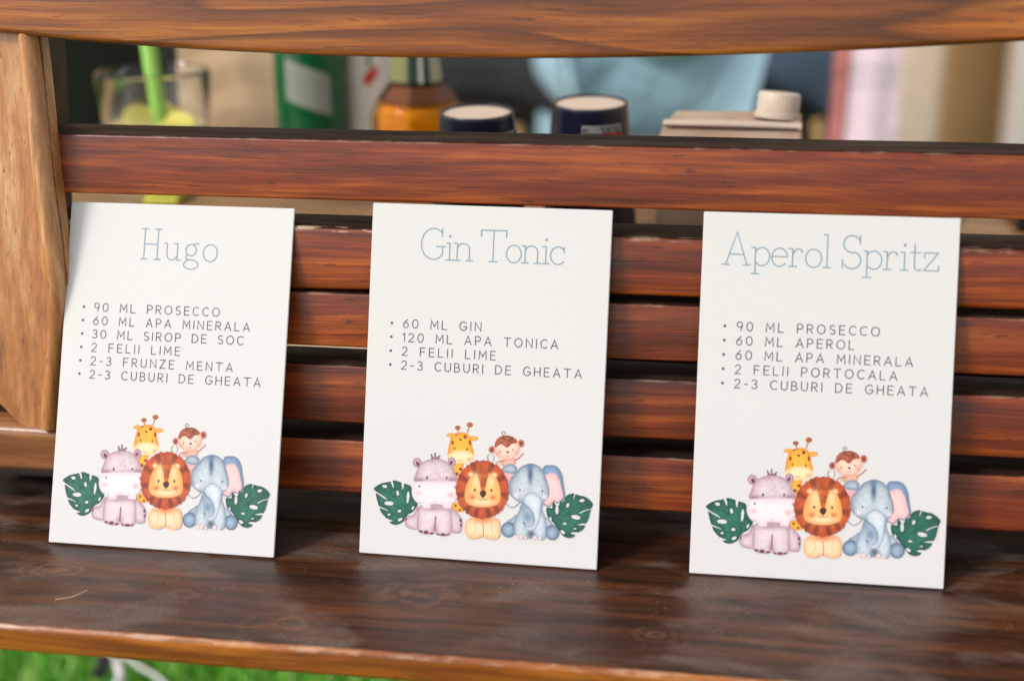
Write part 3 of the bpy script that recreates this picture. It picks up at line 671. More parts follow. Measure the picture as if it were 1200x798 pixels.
    f.ell(580, 432, 4, 6, (210, 170, 180)); f.line([(545, 470), (600, 462), (640, 472)], 8, (190, 140, 160), new=False, a=.5)
    art.append(('printed_hippo', f.mesh('printed_hippo', 3)))
    # elephant
    f = Fig(695, 235, 1035, 650, 12, TR)
    B_, BE, BD = (200, 211, 221), (82, 108, 138), (42, 64, 94)
    f.line([(100, 455), (125, 474), (150, 478), (180, 462), (205, 438)], 6, (90, 115, 150)); 
    f.poly([(58, 190), (100, 185), (150, 195), (135, 250), (115, 275), (98, 235)], (240, 190, 192), (225, 160, 170), 10); f.poly([(52, 170), (80, 122), (130, 105), (172, 120), (188, 150), (172, 188), (120, 186), (72, 178)], B_, BE, 18)
    f.poly([(405, 150), (470, 115), (530, 130), (568, 190), (582, 270), (594, 385), (548, 440), (500, 430), (460, 472), (420, 455), (395, 420)], (150, 175, 204), BE, 14)
    f.poly([(425, 215), (470, 185), (515, 190), (550, 250), (568, 320), (578, 385), (545, 430), (500, 420), (460, 462), (425, 446), (400, 420), (440, 340)], (246, 216, 214), (238, 176, 180), 22)
    f.poly([(102, 590), (140, 570), (180, 540), (175, 600), (150, 620), (110, 610)], B_, BE, 12); f.poly([(425, 560), (470, 590), (495, 640), (450, 660), (420, 620)], B_, BE, 12)
    f.ell(112, 668, 62, 66, (176, 198, 220), edge=BD, ew=20); f.ell(486, 690, 60, 66, (176, 198, 220), edge=BD, ew=20)
    f.poly([(235, 440), (390, 430), (402, 500), (425, 560), (436, 640), (430, 730), (395, 756), (335, 742), (240, 742), (175, 728), (160, 650), (172, 570), (205, 500)], (216, 225, 232), (104, 130, 158), 15, mott=.18)
    f.blush(305, 700, 40, 40, BD, .85); f.blush(280, 560, 60, 80, (90, 122, 158), .75); f.blush(240, 480, 40, 40, (110, 140, 172), .6)
    f.poly([(184, 175), (220, 130), (290, 104), (350, 112), (402, 150), (432, 220), (456, 300), (462, 370), (434, 418), (380, 442), (310, 430), (236, 442), (170, 412), (130, 370), (113, 310), (124, 250), (150, 210)], (208, 218, 226), BE, 22, mott=.2)
    f.blush(300, 190, 26, 110, (70, 98, 136), .95); f.blush(290, 130, 60, 26, (110, 138, 170), .5)
    f.poly([(238, 400), (290, 350), (350, 360), (396, 410), (388, 520), (374, 600), (346, 655), (300, 678), (258, 660), (238, 622), (246, 600), (266, 636), (302, 634), (326, 598), (322, 545), (290, 492), (250, 450)], (224, 231, 237), (112, 138, 166), 10, mott=.12)
    f.line([(238, 600), (246, 612), (256, 622)], 6, (50, 70, 100)); f.line([(236, 440), (300, 500), (326, 560), (322, 605)], 7, (70, 98, 134), new=False, a=.7); f.line([(388, 450), (392, 500), (380, 560)], 5, (80, 108, 144), new=False, a=.6)
    f.blush(180, 372, 26, 26, (236, 226, 230), .9); f.blush(425, 388, 24, 24, (236, 226, 230), .9)
    for x, y in ((212, 328), (404, 337)): f.ell(x, y, 6.5, 9, (45, 45, 62))
    for e in ((185, 728, 15, 15), (220, 730, 19, 22), (258, 740, 13, 15), (338, 736, 18, 18), (378, 742, 16, 14)): f.ell(*e, (246, 226, 226), edge=(220, 190, 196))
    art.append(('printed_elephant', f.mesh('printed_elephant', 4)))
    # right leaf
    f = Fig(925, 385, 1185, 640, 14, TR)
    leaf(f, [(440, 475), (484, 480), (490, 425), (520, 458), (545, 455), (552, 412), (572, 430), (592, 392), (620, 366), (665, 356), (720, 372), (765, 382), (812, 415), (832, 446), (820, 478), (808, 520), (795, 570), (775, 610), (745, 665), (690, 695), (672, 722), (630, 736), (580, 720), (546, 680), (492, 602), (450, 562), (436, 510)],
         [[(690, 350), (678, 385), (658, 415), (662, 390), (676, 352)], [(830, 488), (770, 505), (712, 532), (730, 508), (790, 486)], [(775, 608), (730, 610), (684, 622), (720, 626), (772, 628)], [(700, 684), (660, 684), (636, 690), (665, 706), (700, 705)]],
         [(738, 415, 26, 15, -5), (685, 557, 42, 20, 15), (617, 455, 15, 22, 15), (525, 495, 17, 40, 0), (480, 470, 9, 12, 0), (583, 412, 10, 10, 0), (590, 612, 20, 11, 15), (678, 655, 15, 9, 0), (575, 685, 26, 14, 35), (470, 568, 10, 18, -20)],
         [([(530, 600), (590, 552), (680, 495), (800, 440)], 5), ([(620, 535), (640, 470), (660, 430)], 2), ([(640, 520), (700, 520), (740, 520)], 2)])
    art.append(('printed_leaf', f.mesh('printed_leaf', 5)))
    # lion
    f = Fig(455, 220, 745, 645, 20, TM)
    f.poly([(190, 625), (300, 625), (338, 640), (352, 690), (342, 750), (300, 765), (250, 752), (240, 745), (200, 760), (148, 752), (128, 700), (140, 645)], (252, 226, 190), (236, 160, 92), 15)
    f.line([(243, 660), (246, 700), (246, 745)], 5, (200, 110, 60), new=False); f.line([(192, 650), (196, 700), (180, 730)], 4, (225, 140, 80), new=False, a=.7); f.line([(300, 650), (296, 700), (312, 730)], 4, (225, 140, 80), new=False, a=.7)
    for x in (165, 190, 215, 270, 295, 320): f.line([(x, 735), (x + 2, 752)], 3, (205, 120, 70), new=False, a=.7)
    f.blush(245, 640, 70, 24, (225, 120, 50), .8)
    n = 120; ring = []
    for i in range(n):
        a = 2 * math.pi * i / n; k = 1 - 0.022 * (i % 4 == 0) - 0.04 * (i % 11 == 0) + 0.009 * _r.randn()
        ring.append((240 + 168 * math.cos(a) * k, 453 + 186 * math.sin(a) * k * (1 if math.sin(a) < 0.8 else .985)))
    P = np.array(f.tf(ring)); d = f.sdf(P)
    f.fill(d, (206, 98, 52), (178, 70, 32), 10, mott=.3)
    cx, cy = f.tf([(240, 453)])[0]; th = np.degrees(np.arctan2((f.Y - cy) * .9, f.X - cx)); rr = np.hypot(f.X - cx, (f.Y - cy) * .9) / (168 * .8353)
    f.put((np.sin(np.radians(th) * 60 + 3 * f.n1) * .5 + .5) * (d > 0) * .22, lin(150, 60, 28)[:3])
    for a in (-112, -66, -28, 12, 50, 74, 106, 130, 168, -152):
        dd = np.abs((th - a + 180) % 360 - 180); wv = 8.5
        m = np.clip(1 - dd / wv, 0, 1) ** .5 * (d > 0) * np.clip((rr - .55) * 8, 0, 1) * np.clip((1.0 - rr) * 9 + .2, 0, 1); m *= .45 + .55 * (np.sin(np.radians(th) * 150) > -.2)
        f.put(m, lin(100, 40, 24)[:3], .95)
    for x, y in ((168, 357), (316, 360)): f.ell(x, y, 20, 19, (246, 190, 130), edge=(225, 140, 80)); f.ell(x, y + 2, 10, 10, (250, 220, 185))
    f.poly([(165, 375), (200, 352), (242, 344), (285, 352), (320, 370), (345, 420), (356, 490), (342, 538), (292, 558), (240, 562), (184, 556), (140, 532), (128, 488), (140, 425)], (250, 200, 136), (238, 150, 72), 20)
    f.poly([(208, 347), (242, 342), (280, 350), (266, 410), (254, 462), (243, 472), (232, 455), (222, 400)], (205, 105, 45), (180, 80, 35), 10, mott=.6)
    f.blush(200, 400, 22, 50, (252, 224, 176), .7); f.blush(295, 400, 20, 45, (252, 224, 176), .7); f.blush(243, 530, 70, 24, (253, 228, 190), .8)
    f.blush(178, 500, 19, 16, (232, 112, 72), .95); f.blush(307, 502, 19, 16, (232, 112, 72), .95)
    f.poly([(224, 468), (243, 458), (264, 466), (260, 488), (245, 502), (230, 492)], (92, 38, 28), curve=True)
    for x, y in ((193, 455), (297, 457)): f.ell(x, y, 6, 9, (62, 32, 26))
    f.line([(243, 500), (243, 508)], 3, (110, 50, 40)); f.line([(218, 508), (230, 519), (243, 508), (256, 519), (269, 508)], 3.5, (130, 60, 45))
    art.append(('printed_lion', f.mesh('printed_lion', 6)))
    return art
ART = draw_art()

# ------------------------------------------------------------------ the three cards
CW, CH, CT = 0.14348, 0.21, 0.0012
def card(idx, x, y, yaw, lean, title, tx, tbase, tcap, lines, bx, sx, y0, label, dx, dz):
    yaw = yaw; a = Vector((math.cos(yaw), math.sin(yaw), 0)); p = Vector((x, y, 0.0009)) + a * (CW / 2)
    c = empty('recipe_card', p, label, 'card', 'recipe cards leaning on the bench back', rot=(-lean, 0, yaw))
    bm = bmesh.new(); bmesh.ops.create_cube(bm, size=1); bmesh.ops.scale(bm, vec=(CW, CT, CH), verts=bm.verts)
    bmesh.ops.bevel(bm, geom=bm.edges[:], offset=0.0004, segments=2, affect='EDGES'); bmesh.ops.translate(bm, verts=bm.verts, vec=(0, CT / 2, CH / 2))
    from_bm('board', bm, [M['card']], c)
    sh = -CW * 500
    text_mesh('title_lettering', SLAB, title, tx[0] + sh, tx[1] + sh, tbase, tcap, 0.70, [M['teal']], c, space=.22, xs=1.0)
    for k, (s, e) in enumerate(lines):
        b = y0 - k * 8.27
        text_mesh('ingredient_line', HAND, s, sx + sh, e + sh, b, 5.0, 0.56, [M['ink']], c, space=.55, bullet=(bx + sh, b + 2.45, 0.80))
    for nm, me in ART:
        o = bpy.data.objects.new(nm, me); col.objects.link(o); o.parent = c; o.location = (sh / 1000 + dx, 0, dz)
    return c
card(0, -0.2826, 0.0006, -0.0069, 0.3821, 'Hugo', (47.6, 96.6), 176.0, 18.6,
     [('90 ML PROSECCO', 100.1), ('60 ML APA MINERALA', 119.7), ('30 ML SIROP DE SOC', 116.2), ('2 FELII LIME', 76.5), ('2-3 FRUNZE MENTA', 110.5), ('2-3 CUBURI DE GHEATA', 128.6)],
     12.8, 19.7, 142.7, 'white card headed Hugo with six ingredient lines, beside the light wooden side board', -0.0007, -0.0010)
card(1, -0.0901, 0.0128, -0.0161, 0.3035, 'Gin Tonic', (30.2, 116.4), 177.6, 18.4,
     [('60 ML GIN', 68.6), ('120 ML APA TONICA', 114.7), ('2 FELII LIME', 78.0), ('2-3 CUBURI DE GHEATA', 129.4)],
     14.5, 21.5, 136.4, 'white card headed Gin Tonic with four ingredient lines, the middle card on the bench', 0, 0)
card(2, 0.1070, 0.0142, 0.0037, 0.3001, 'Aperol Spritz', (11.6, 133.0), 180.0, 18.6,
     [('90 ML PROSECCO', 101.6), ('60 ML APEROL', 87.9), ('60 ML APA MINERALA', 120.7), ('2 FELII PORTOCALA', 112.4), ('2-3 CUBURI DE GHEATA', 129.7)],
     14.6, 21.6, 142.1, 'white card headed Aperol Spritz with five ingredient lines', 0.0005, 0.0002)

# ------------------------------------------------------------------ drinks table and what stands on it
def table():
    t = empty('drinks_table', (0, 0.7, GROUND), 'brown wooden drinks table behind the bench carrying bottles and cups', 'table')
    H = TABLE - GROUND
    for k in range(4): box('table_plank', (0.42, -0.4185 + k * 0.129, H - 0.0125), (2.1, 0.126, 0.025), [M['tablewood']], t, 0.002)
    for x in (-0.04, 1.36):
        for y in (-0.38, -0.02): box('leg', (x, y, (H - 0.027) / 2), (0.05, 0.05, H - 0.027), [M['darkwood']], t)
    box('apron', (0.42, 0.0, H - 0.065), (1.9, 0.02, 0.075), [M['darkwood']], t)
table()
def crate(x, y, name_lab):
    c = empty('black_crate', (x, y, GROUND), name_lab, 'crate')
    m = plain('black_plastic', (0.012, 0.012, 0.014, 1), 0.4)
    for k in range(6):
        z = 0.04 + k * 0.07
        for sy in (-1, 1): box('slat', (0, sy * 0.19, z), (0.60, 0.012, 0.0695), m, c, 0.002)
        for sx_ in (-1, 1): box('slat', (sx_ * 0.306, 0, z), (0.012, 0.368, 0.0695), m, c, 0.002)
    box('base', (0, 0, 0.008), (0.59, 0.366, 0.012), m, c, 0.002)
    for sx_ in (-1, 1):
        for sy in (-1, 1): box('corner_post', (sx_ * 0.287, sy * 0.171, 0.22), (0.024, 0.024, 0.41), m, c, 0.002)
crate(0.20, 0.62, 'black slatted plastic crate on the grass under the table, left of the pair'); crate(0.90, 0.62, 'black slatted plastic crate on the grass under the table, right of the pair')

navy = plain('navy_paper', (0.006, 0.009, 0.028, 1), 0.28, 0.1)
cream = plain('cream_paper', (0.66, 0.52, 0.40, 1), 0.6, 0.06)
redm = plain('red_print', (0.62, 0.035, 0.015, 1), 0.5); white = plain('white_print', (0.75, 0.74, 0.70, 1), 0.5)
TINY = dict(HAND)
def cup(x, y, r, label, rotz, tilt):
    """an upturned paper cup: navy wall, cream recessed base, small printed panel on its flank"""
    h = 0.1075
    c = empty('paper_cup', (x, y, TABLE), label, 'cup', 'upturned navy paper cups', rot=(math.radians(3.5), 0, 0))
    lathe('cup_wall', [(0.0375, 0.0), (0.0385, 0.0015), (0.0385, 0.004), (0.0370, 0.0055), (r, h - 0.003), (r, h - 0.001), (r - 0.0006, h), (r - 0.0018, h), (r - 0.0023, h - 0.0010), (r - 0.0028, h - 0.013)], navy, c, 72, caps=False)
    lathe('cup_base', [(r - 0.0024, h - 0.0018), (r - 0.0030, h - 0.0105), (0.0001, h - 0.0112)], cream, c, 72)
    # inked code marks round the inside of the base rim
    V, F = [], []; rr = random.Random(int(x * 999))
    a = 18.0
    while a < 170:
        wdt = rr.uniform(1.2, 3.2); R0 = r - 0.0031
        b = len(V)
        for aa in (a, a + wdt):
            for z in (h - 0.0026, h - 0.0056): V.append((math.cos(math.radians(aa)) * R0, math.sin(math.radians(aa)) * R0, z))
        F.append((b, b + 1, b + 3, b + 2)); a += wdt + rr.choice((1.4, 1.6, 2.2, 7.0))
    from_data('base_print', V, F, navy, c)
    # upside-down notice panel: white frame, black field, red half, white words
    def patch(name, a0, a1, z0, z1, off, m, par):
        V, F = [], []; n = 14
        for i in range(n + 1):
            aa = math.radians(a0 + (a1 - a0) * i / n)
            for z in (z0, z1):
                R0 = 0.0370 + (r - 0.0370) * (z - 0.0055) / (h - 0.0085) + off
                V.append((math.cos(aa) * R0, math.sin(aa) * R0, z))
        for i in range(n): F.append((2 * i, 2 * i + 2, 2 * i + 3, 2 * i + 1))
        return from_data(name, V, F, m, par)
    pc = -72 + rotz
    pn = patch('notice_panel', pc - 28, pc + 34, 0.0680, 0.0955, 0.0004, white, c)
    patch('notice_field', pc - 27, pc + 33, 0.0688, 0.0948, 0.0007, plain('black_print', (0.01, 0.01, 0.012, 1), 0.5), pn)
    patch('notice_red', pc + 1, pc + 32, 0.0694, 0.0895, 0.0010, redm, pn)
    # words, upside down
    txt = 'PLASTIC IN PRODUCT'; V, F = [], []; cap = 0.0030; k = 0
    tot = sum((.5 if ch == ' ' else HAND[ch][0]) + .28 for ch in txt); u = 0
    for ch in txt:
        if ch == ' ': u += .78; continue
        wd, st = HAND[ch]
        for s in st:
            k = (k + 1) % 5
            b = len(V); n = len(s)
            for i, (px, pz) in enumerate(s):
                q0, q1 = s[max(0, i - 1)], s[min(n - 1, i + 1)]; d = Vector((q1[0] - q0[0], q1[1] - q0[1]))
                d = d.normalized() if d.length > 1e-9 else Vector((1, 0)); nx_, nz_ = -d.y * .09, d.x * .09
                for sg in (1, -1):
                    lx = (u + px + nx_ * sg) / tot; lz = pz + nz_ * sg
                    aa = math.radians(pc + 31.5 - lx * 56); z = 0.0938 - lz * cap
                    R0 = 0.0370 + (r - 0.0370) * (z - 0.0055) / (h - 0.0085) + 0.0013 + k * 1e-5
                    V.append((math.cos(aa) * R0, math.sin(aa) * R0, z))
            for i in range(n - 1): F.append((b + 2 * i, b + 2 * i + 1, b + 2 * i + 3, b + 2 * i + 2))
        u += wd + .28
    from_data('notice_words', V, F, white, pn)
cup(-0.0593, 0.2748, 0.0269, 'upturned navy paper cup beside the amber bottle, only its rim above the slat', 44, 0)
cup(0.0181, 0.3259, 0.0284, 'upturned navy paper cup with a black and red printed notice, nearer the carton', 4, 0)

def carton():
    c = empty('drink_carton', (0.1238, 0.2960, TABLE), 'beige drink carton with a round cream screw cap', 'carton', rot=(0, 0, math.radians(-3)))
    m = NT('beige_board'); v = m.coords(); n = m.noise(v, 22, 4)
    m.l(m.ramp(n, [(0.35, (0.36, 0.23, 0.15, 1)), (0.6, (0.50, 0.36, 0.26, 1))]), m.b.inputs['Base Color']); m.b.inputs['Roughness'].default_value = 0.45; m = m.m
    h = 0.0975; W_, D_ = 0.0495, 0.048
    V = [(-W_, -D_, 0), (W_, -D_, 0), (W_, D_, 0), (-W_, D_, 0), (-W_, -D_, h - .004), (W_, -D_, h - .004), (W_ * .985, D_, h + .002), (-W_ * .93, D_, h), (-W_, -D_ * .3, h - .001), (W_, -D_ * .3, h)]
    F = [(3, 2, 1, 0), (0, 1, 5, 4), (1, 2, 6, 9, 5), (2, 3, 7, 6), (3, 0, 4, 8, 7), (4, 5, 9, 8), (8, 9, 6, 7)]
    o = from_data('carton_body', V, F, m, c)
    bm = bmesh.new(); bm.from_mesh(o.data); bmesh.ops.bevel(bm, geom=bm.edges[:], offset=0.0018, segments=2, affect='EDGES'); bm.to_mesh(o.data); bm.free()
    # folded top seam, standing slightly open
    edge = [(-W_ + .001, -D_ + .002 + .006 * math.sin(i / 12 * math.pi) * 0.3, h - .0015 + .0025 * math.sin(i / 12 * math.pi)) for i in range(13)]
    V, F = [], []
    for i in range(25):
        x = -W_ + .001 + (2 * W_ - .002) * i / 24; q = math.sin(math.pi * i / 24)
        for (dy, dz) in ((-.0005, .0008), (-.0016 - .002 * q, .0035), (.008, .0045 + .001 * q), (.012, .003)): V.append((x, -D_ * .45 + dy, h + dz - .001))
    for i in range(24):
        for j in range(3): F.append((i * 4 + j, i * 4 + j + 1, i * 4 + j + 5, i * 4 + j + 4))
    o = from_data('top_seam', V, F, plain('seam_board', (0.62, 0.5, 0.4, 1), 0.5), c, True)
    tube('fold_shadow_line', [(-W_ + .002, -D_ * .45 - .0025, h + .0008), (0, -D_ * .45 - .0042, h + .0010), (W_ - .004, -D_ * .45 - .0025, h + .0008), (W_ - .001, -D_ * .45 - .001, h - .014)], 0.0006, plain('fold_shadow_dark', (0.06, 0.035, 0.03, 1)), c, 6)  # thin dark tube stands in for the shadow under the fold
    cap = empty('screw_cap', (0, 0, 0)); bpy.data.objects.remove(cap)
    n = 96; prof = [(0.0178, 0), (0.0178, 0.004), (0.0165, 0.0045), (0.0165, 0.018), (0.0150, 0.0200), (0.0120, 0.0203), (0.0001, 0.0196)]
    V, F = [], []
    for k, (r, z) in enumerate(prof):
        for i in range(n):
            a = 2 * math.pi * i / n; rr = r - (0.0006 if (2 <= k <= 3 and i % 3 == 0) else 0); V.append((rr * math.cos(a), rr * math.sin(a), z))
    for j in range(len(prof) - 1):
        for i in range(n): F.append((j * n + i, j * n + (i + 1) % n, (j + 1) * n + (i + 1) % n, (j + 1) * n + i))
    o = from_data('screw_cap', V, F, plain('cream_plastic', (0.62, 0.52, 0.42, 1), 0.4, .05), c); sharp(o, 50)
    o.location = (0.031, 0.020, h + 0.001); o.scale = (.93, .93, .93); o.rotation_euler = (math.radians(-6), math.radians(4), 0)
carton()

def bottles():
    # whisky-like decanter with amber spirit
    b = empty('amber_bottle', (-0.1535, 0.50, TABLE), 'clear shouldered glass bottle half full of amber spirit, beside a navy cup', 'bottle')
    lathe('bottle_glass', [(0.040, 0), (0.043, 0.004), (0.0435, 0.062), (0.040, 0.074), (0.030, 0.086), (0.0225, 0.098), (0.0195, 0.125), (0.0175, 0.17), (0.0165, 0.20), (0.0148, 0.20), (0.016, 0.17), (0.018, 0.125), (0.0212, 0.098), (0.0285, 0.0855), (0.0385, 0.073), (0.0415, 0.061), (0.041, 0.008), (0.0001, 0.006)], M['thinglass'], b, 8)
    lathe('amber_spirit', [(0.0398, 0.0085), (0.0404, 0.060), (0.0376, 0.0715), (0.032, 0.078), (0.0001, 0.078)], M['amber'], b, 8)
    lathe('shoulder_band', [(0.0372, 0.0785), (0.0310, 0.0862), (0.0262, 0.0925)], plain('brown_foil', (0.16, 0.055, 0.02, 1), 0.12, metallic=0.6), b, 8, caps=False)
    # the printed band round the neck: olive and dark green foil with a pale stripe
    for a0, a1, cc in ((150, 262, (0.20, 0.20, 0.07, 1)), (262, 286, (0.008, 0.03, 0.02, 1)), (286, 296, (0.5, 0.52, 0.42, 1)), (296, 312, (0.008, 0.03, 0.02, 1)), (312, 345, (0.42, 0.42, 0.26, 1))):
        V, F = [], []; n = 10
        for i in range(n + 1):
            q = math.radians(a0 + (a1 - a0) * i / n)
            for r, z in ((0.0235, 0.096), (0.0203, 0.125), (0.0182, 0.172)): V.append(((r + .0008) * math.cos(q), (r + .0008) * math.sin(q), z))
        for i in range(n):
            for j in range(2): F.append((i * 3 + j, i * 3 + 3 + j, i * 3 + 4 + j, i * 3 + 1 + j))
        from_data('neck_label', V, F, plain('neck_label_ink', cc, 0.5), b, True)
    lathe('stopper', [(0.0185, 0.201), (0.0195, 0.204), (0.0195, 0.226), (0.017, 0.229), (0.0001, 0.229)], plain('brown_stopper', (0.10, 0.04, 0.02, 1), 0.4), b, 32)
    # white carton-like bottle with red and green print
    b = empty('white_bottle', (-0.2385, 0.66, TABLE), 'white bottle with small red and green marks, right of the green bottle', 'bottle')
    wm = plain('white_bottle_plastic', (0.72, 0.68, 0.60, 1), 0.4, .06)
    lathe('bottle_body', [(0.027, 0), (0.0295, 0.003), (0.0295, 0.16), (0.026, 0.185), (0.012, 0.205), (0.012, 0.225), (0.0001, 0.226)], wm, b, 48)
    lathe('bottle_cap', [(0.0135, 0.212), (0.0135, 0.232), (0.0001, 0.233)], plain('red_cap', (0.5, 0.03, 0.02, 1), 0.4), b, 32)
    def onb(name, pts, m):
        V = [(0.0300 * math.sin(math.radians(a)), -0.0300 * math.cos(math.radians(a)), z) for a, z in pts]; from_data(name, V, [tuple(range(len(V)))], m, b)
    onb('red_mark', [(4, 0.072), (14, 0.070), (30, 0.079), (34, 0.088), (26, 0.090), (12, 0.084), (5, 0.080)], redm)
    onb('green_mark', [(12, 0.088), (20, 0.090), (22, 0.112), (14, 0.114)], plain('green_print', (0.06, 0.28, 0.05, 1)))
    # dark green bottle with a tilted pale label
    b = empty('green_bottle', (-0.2890, 0.62, TABLE), 'dark green glass bottle with a crooked pale label, left of the white bottle', 'bottle')
    lathe('bottle_glass', [(0.030, 0), (0.0345, 0.004), (0.0345, 0.165), (0.030, 0.19), (0.0145, 0.225), (0.0135, 0.285), (0.0150, 0.287), (0.0150, 0.30), (0.0128, 0.30), (0.0120, 0.225), (0.0275, 0.188), (0.0325, 0.165), (0.0325, 0.008), (0.0001, 0.006)], M['greenglass'], b, 48)
    lathe('drink', [(0.0315, 0.009), (0.0315, 0.10), (0.0001, 0.10)], plain('dark_drink', (0.01, 0.02, 0.01, 1), 0.2), b, 32)
    V, F = [], []; n = 10
    for i in range(n + 1):
        a = -24 + 76 * i / n; q = math.radians(a)
        for k in (0, 1): V.append((0.0350 * math.sin(q), -0.0350 * math.cos(q), 0.062 + k * 0.040 - (a + 24) * 0.00022))
    for i in range(n): F.append((2 * i, 2 * i + 2, 2 * i + 3, 2 * i + 1))
    from_data('label_paper', V, F, plain('grey_label', (0.26, 0.29, 0.24, 1), 0.6), b, True)
    # kraft paper bag
    b = empty('paper_bag', (-0.384, 0.683, TABLE), 'plain beige paper bag standing at the back of the table behind the lime glass', 'bag')
    km = plain('kraft_paper', (0.60, 0.42, 0.26, 1), 0.85, 0.1, 12); V, F = [], []; nx, nz = 16, 12
    ring = []
    for k in range(nz + 1):
        z = 0.26 * k / nz; q = k / nz
        outline = [(-.052, -.035), (0, -.035 + .006 * q), (.052, -.035), (.052 - .012 * q, 0), (.052, .035), (0, .035 - .006 * q), (-.052, .035), (-.052 + .012 * q, 0)]
        for i, (x, y) in enumerate(outline): V.append((x + .0015 * math.sin(9 * z * 20 + i), y + .0012 * math.cos(z * 150 + i * 2), z))
    for k in range(nz):
        for i in range(8): F.append((k * 8 + i, k * 8 + (i + 1) % 8, (k + 1) * 8 + (i + 1) % 8, (k + 1) * 8 + i))
    F.append(tuple(range(8))[::-1]); from_data('bag_wall', V, F, km, b)
    tube('bag_handle', [(0.03 * math.cos(math.pi * i / 12), -0.033, 0.255 + 0.05 * math.sin(math.pi * i / 12)) for i in range(13)], 0.002, km, b, 8)
bottles()
mt = empty('added_pale_mat', (-0.50, 1.78, GROUND + 0.055), 'unseen pale beige mat added for the bright line in the slat gap', 'mat')  # added mat; its pale colour stands in for a lit slat edge
box('added_mat_sheet', (0, 0, 0.006), (0.80, 0.55, 0.010), plain('added_mat_pale', (0.60, 0.48, 0.33, 1), 0.9, .15, 60), mt, 0.003)
for sx_ in (-1, 1): box('added_mat_border', (sx_ * 0.385, 0, 0.0125), (0.03, 0.55, 0.003), plain('added_mat_border_brown', (0.40, 0.28, 0.16, 1), 0.9), mt, 0.001)

def lime_glass():
    g = empty('lime_glass', (-0.422, 0.55, TABLE), 'clear tumbler of pale yellow drink holding a bright green straw', 'glass')
    lathe('tumbler', [(0.045, 0), (0.047, 0.003), (0.0545, 0.092), (0.0525, 0.0945), (0.0510, 0.092), (0.0440, 0.012), (0.0001, 0.010)], M['glass'], g, 64)
    lathe('drink', [(0.0432, 0.0125), (0.0465, 0.044), (0.0001, 0.044)], plain('lemon_drink', (0.85, 0.76, 0.36, 1), 0.25, .1), g, 48)
    for k, (x, y, r) in enumerate(((0.022, -0.012, 0.019), (-0.020, 0.010, 0.018), (0.006, 0.022, 0.017))):
        o = lathe('lemon_slice', [(r, 0), (r, 0.004), (0.0001, 0.0042)], plain('lemon_peel', (0.85, 0.74, 0.16, 1), 0.4), g, 32); o.location = (x, y, 0.041 + 0.002 * k); o.rotation_euler = (0.5 - k * .3, 0.3 * k, 0)
    gm = plain('lime_plastic', (0.30, 0.60, 0.10, 1), 0.35)
    s = empty('drinking_straw', (-0.452, 0.62, TABLE)); bpy.data.objects.remove(s)
    o = tube('drinking_straw', [(-0.412, 0.540, TABLE + 0.016), (-0.424, 0.556, TABLE + 0.085), (-0.440, 0.580, TABLE + 0.19)], 0.0078, gm, None, 20)
    tag(o, 'thick bright green straw standing in the tumbler', 'straw')
    n = empty('folded_napkin', (-0.362, 0.420, TABLE), 'yellow-green paper napkin lying in front of the tumbler', 'napkin')
    box('fold', (0, 0, 0.003), (0.030, 0.05, 0.005), plain('lime_paper', (0.62, 0.62, 0.08, 1), 0.7), n, 0.001, (0, 0, 0.1)); box('fold', (0.001, 0.002, 0.0085), (0.028, 0.046, 0.004), plain('lime_paper_top', (0.66, 0.66, 0.10, 1), 0.7), n, 0.001, (0, 0, 0.14))
lime_glass()

def small_table_things():
    # black handled bag whose loop shows through the gap under the top slat
    b = empty('black_pouch', (0.090, 0.470, TABLE), 'small dark pouch with a looped cord handle behind the carton', 'pouch')
    tube('cord_loop', [(0.016 * math.cos(math.pi * i / 14), -0.115, -0.006 + 0.013 * math.sin(math.pi * i / 14) ** .6 + 0.006) for i in range(15)], 0.0016, plain('black_cord', (0.01, 0.01, 0.01, 1), 0.5), b, 8)
    box('pouch_body', (0.02, 0.05, 0.021), (0.16, 0.09, 0.040), plain('grey_cloth', (0.10, 0.095, 0.09, 1), 0.9), b, 0.012)
    o = tube('white_pen', [(0.308, 0.415, TABLE + 0.004), (0.318, 0.470, TABLE + 0.004)], 0.0038, plain('pen_plastic', (0.6, 0.58, 0.5, 1), 0.35), None, 12); tag(o, 'pale pen lying on the table at the right', 'pen')
    m = empty('dark_tray', (0.40, 0.50, TABLE), 'flat black tray lying on the table to the right of the carton', 'tray')
    box('tray_base', (0, 0, 0.0045), (0.34, 0.22, 0.005), plain('black_tray', (0.012, 0.010, 0.010, 1), 0.35), m, 0.002)
    for sy in (-1, 1): box('tray_rim', (0, sy * 0.107, 0.009), (0.34, 0.006, 0.012), plain('black_rim', (0.014, 0.012, 0.012, 1), 0.35), m, 0.002)
    m.location = (0.52, 0.50, TABLE)
small_table_things()

